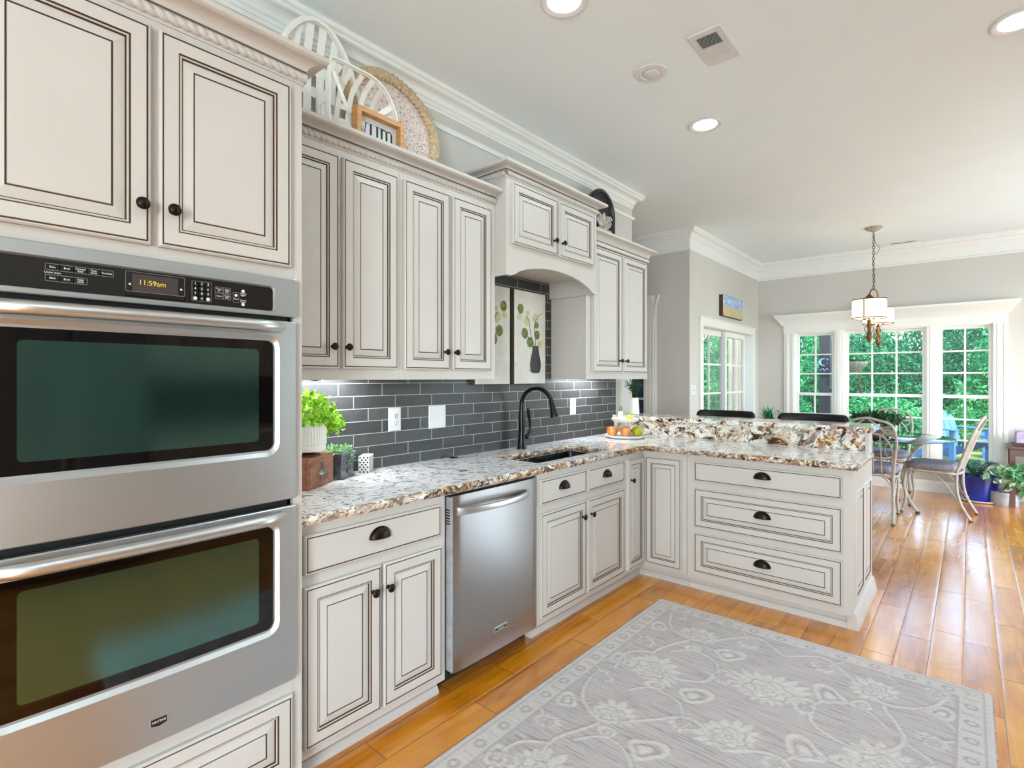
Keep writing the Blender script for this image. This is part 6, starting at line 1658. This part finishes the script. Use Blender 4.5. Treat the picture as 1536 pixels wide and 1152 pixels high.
for x, y, s_, kd, mm, lb in (
    (-5.0, 15.2, 0.78, 'loose', 'leaf_tree', 'bright green leafy tree past the porch post'),
    (-2.0, 15.2, 0.78, 'dense', 'leaf_yew', 'dense blue green tree behind the hanging planter'),
    (1.0, 15.3, 0.78, 'loose', 'leaf_tree', 'bright green leafy tree behind the blue bench'),
    (4.0, 15.4, 0.8, 'dense', 'leaf_yew', 'dense blue green tree at the edge of the bay window view'),
    (-8.2, 14.6, 0.85, 'loose', 'leaf_tree', 'bright green leafy tree seen through the sliding door'),
    (-9.6, 18.9, 0.95, 'dense', 'leaf_yew', 'dense tree of the second row seen through the sliding door'),
    (-6.2, 19.0, 0.95, 'dense', 'leaf_yew', 'dense tree of the second row past the porch post'),
    (-2.8, 18.9, 0.95, 'loose', 'leaf_tree', 'bright tree of the second row behind the small moon sign'),
    (0.6, 19.0, 0.95, 'dense', 'leaf_yew', 'dense tree of the second row behind the middle window'),
    (4.0, 19.0, 0.95, 'dense', 'leaf_yew', 'dense tree of the second row at the edge of the bay window view'),
    (-8.2, 22.8, 1.1, 'dense', 'leaf_yew', 'tall dense tree of the third row seen through the sliding door'),
    (-4.2, 22.8, 1.1, 'dense', 'leaf_yew', 'tall dense tree of the third row past the porch post'),
    (-0.3, 22.8, 1.1, 'dense', 'leaf_yew', 'tall dense tree of the third row behind the middle window'),
    (3.7, 22.8, 1.1, 'dense', 'leaf_yew', 'tall dense tree of the third row behind the bench'),
    (-6.2, 27, 1.35, 'dense', 'leaf_yew', 'tallest dense tree at the back past the porch post'),
    (-1.3, 27, 1.35, 'dense', 'leaf_yew', 'tallest dense tree at the back behind the middle window'),
    (3.6, 27, 1.35, 'dense', 'leaf_yew', 'tallest dense tree at the back behind the bench')):
    plant_tree(kd, 'leafy_tree' if kd == 'loose' else 'dense_tree', lb, x, y, s_, (k % 2) * PI + k * .05, mm, GT); k += 1
for x, y, s_, lb in ((-3.4, 13.3, .95, 'low green shrub under the trees near the porch post'), (-1.45, 13.3, .95, 'low green shrub under the trees beside the blue chair'), (1.5, 13.5, 1.0, 'low green shrub under the trees behind the garden bench'), (-5.9, 13.2, .9, 'low green shrub seen through the sliding door'), (-.1, 14.0, .7, 'low green shrub between the blue chair and the trees')):
    plant_tree('shrub', 'garden_shrub', lb, x, y, s_, (k % 2) * PI, 'leaf_tree', 'shrubs under the trees'); k += 1

# ------------------------------------------------------------------ facing side of the kitchen (seen only as reflections)
op = thing('tall_cabinet_run', 'cream cabinets along the far side of the kitchen, seen only in reflections', 'cabinet', (1.9, 1.4, 0))
b = MB(C).box((1.58, 1.25, .1), (XR - .003, 3.9, .875)).box((1.85, 1.25, 1.40), (XR - .003, 3.9, 2.40)).box((1.62, 1.25, 0), (XR - .003, 3.9, .1)).build('carcass', op)
for k in range(5):
    MB(C, G, GS).rings((1.58, 1.75 + .5 * k - .01, .14), (0, -1, 0), (0, 0, 1), (-1, 0, 0), .46, .70, P_DOOR, C).build('door', op)
    MB(C, G, GS).rings((1.85, 1.75 + .5 * k - .01, 1.43), (0, -1, 0), (0, 0, 1), (-1, 0, 0), .46, .93, P_DOOR, C).build('door', op)
ct2 = MB('granite').box((1.55, 1.25, .8755), (XR - .003, 3.9, .913)); tag(ct2.build('facing_countertop'), 'granite counter on the far side of the kitchen, seen only in reflections', 'countertop')
struct(MB('tile').box((XR - .012, 1.25, .914), (XR - .001, 3.9, 1.40)).build('wall_facing_tile'))
fr_ = thing('refrigerator', 'stainless refrigerator facing the ovens, seen only in reflections', 'refrigerator', (1.85, .6, 0))
MB('pot_concrete').box((1.50, .0, .02), (XR - .003, 1.2, 1.80)).build('body', fr_)
for y0, y1 in ((.005, .595), (.605, 1.195)): MB('steel_upright').box((1.44, y0, .05), (1.497, y1, 1.80)).build('door', fr_, .01)
for y in (.55, .65): MB('steel_bright').tube([(1.40, y, .7), (1.40, y, 1.5)], .012, 8).build('handle', fr_)

# lettering becomes plain meshes
bpy.context.view_layer.update()
dg = bpy.context.evaluated_depsgraph_get()
for o in [o for o in S.objects if o.type == 'FONT']:
    me = bpy.data.meshes.new_from_object(o.evaluated_get(dg)); nm = o.name; par = o.parent; mb = o.matrix_basis.copy()
    cu = o.data; bpy.data.objects.remove(o); bpy.data.curves.remove(cu)
    o2 = bpy.data.objects.new(nm, me); COL.objects.link(o2); o2.parent = par; o2.matrix_basis = mb
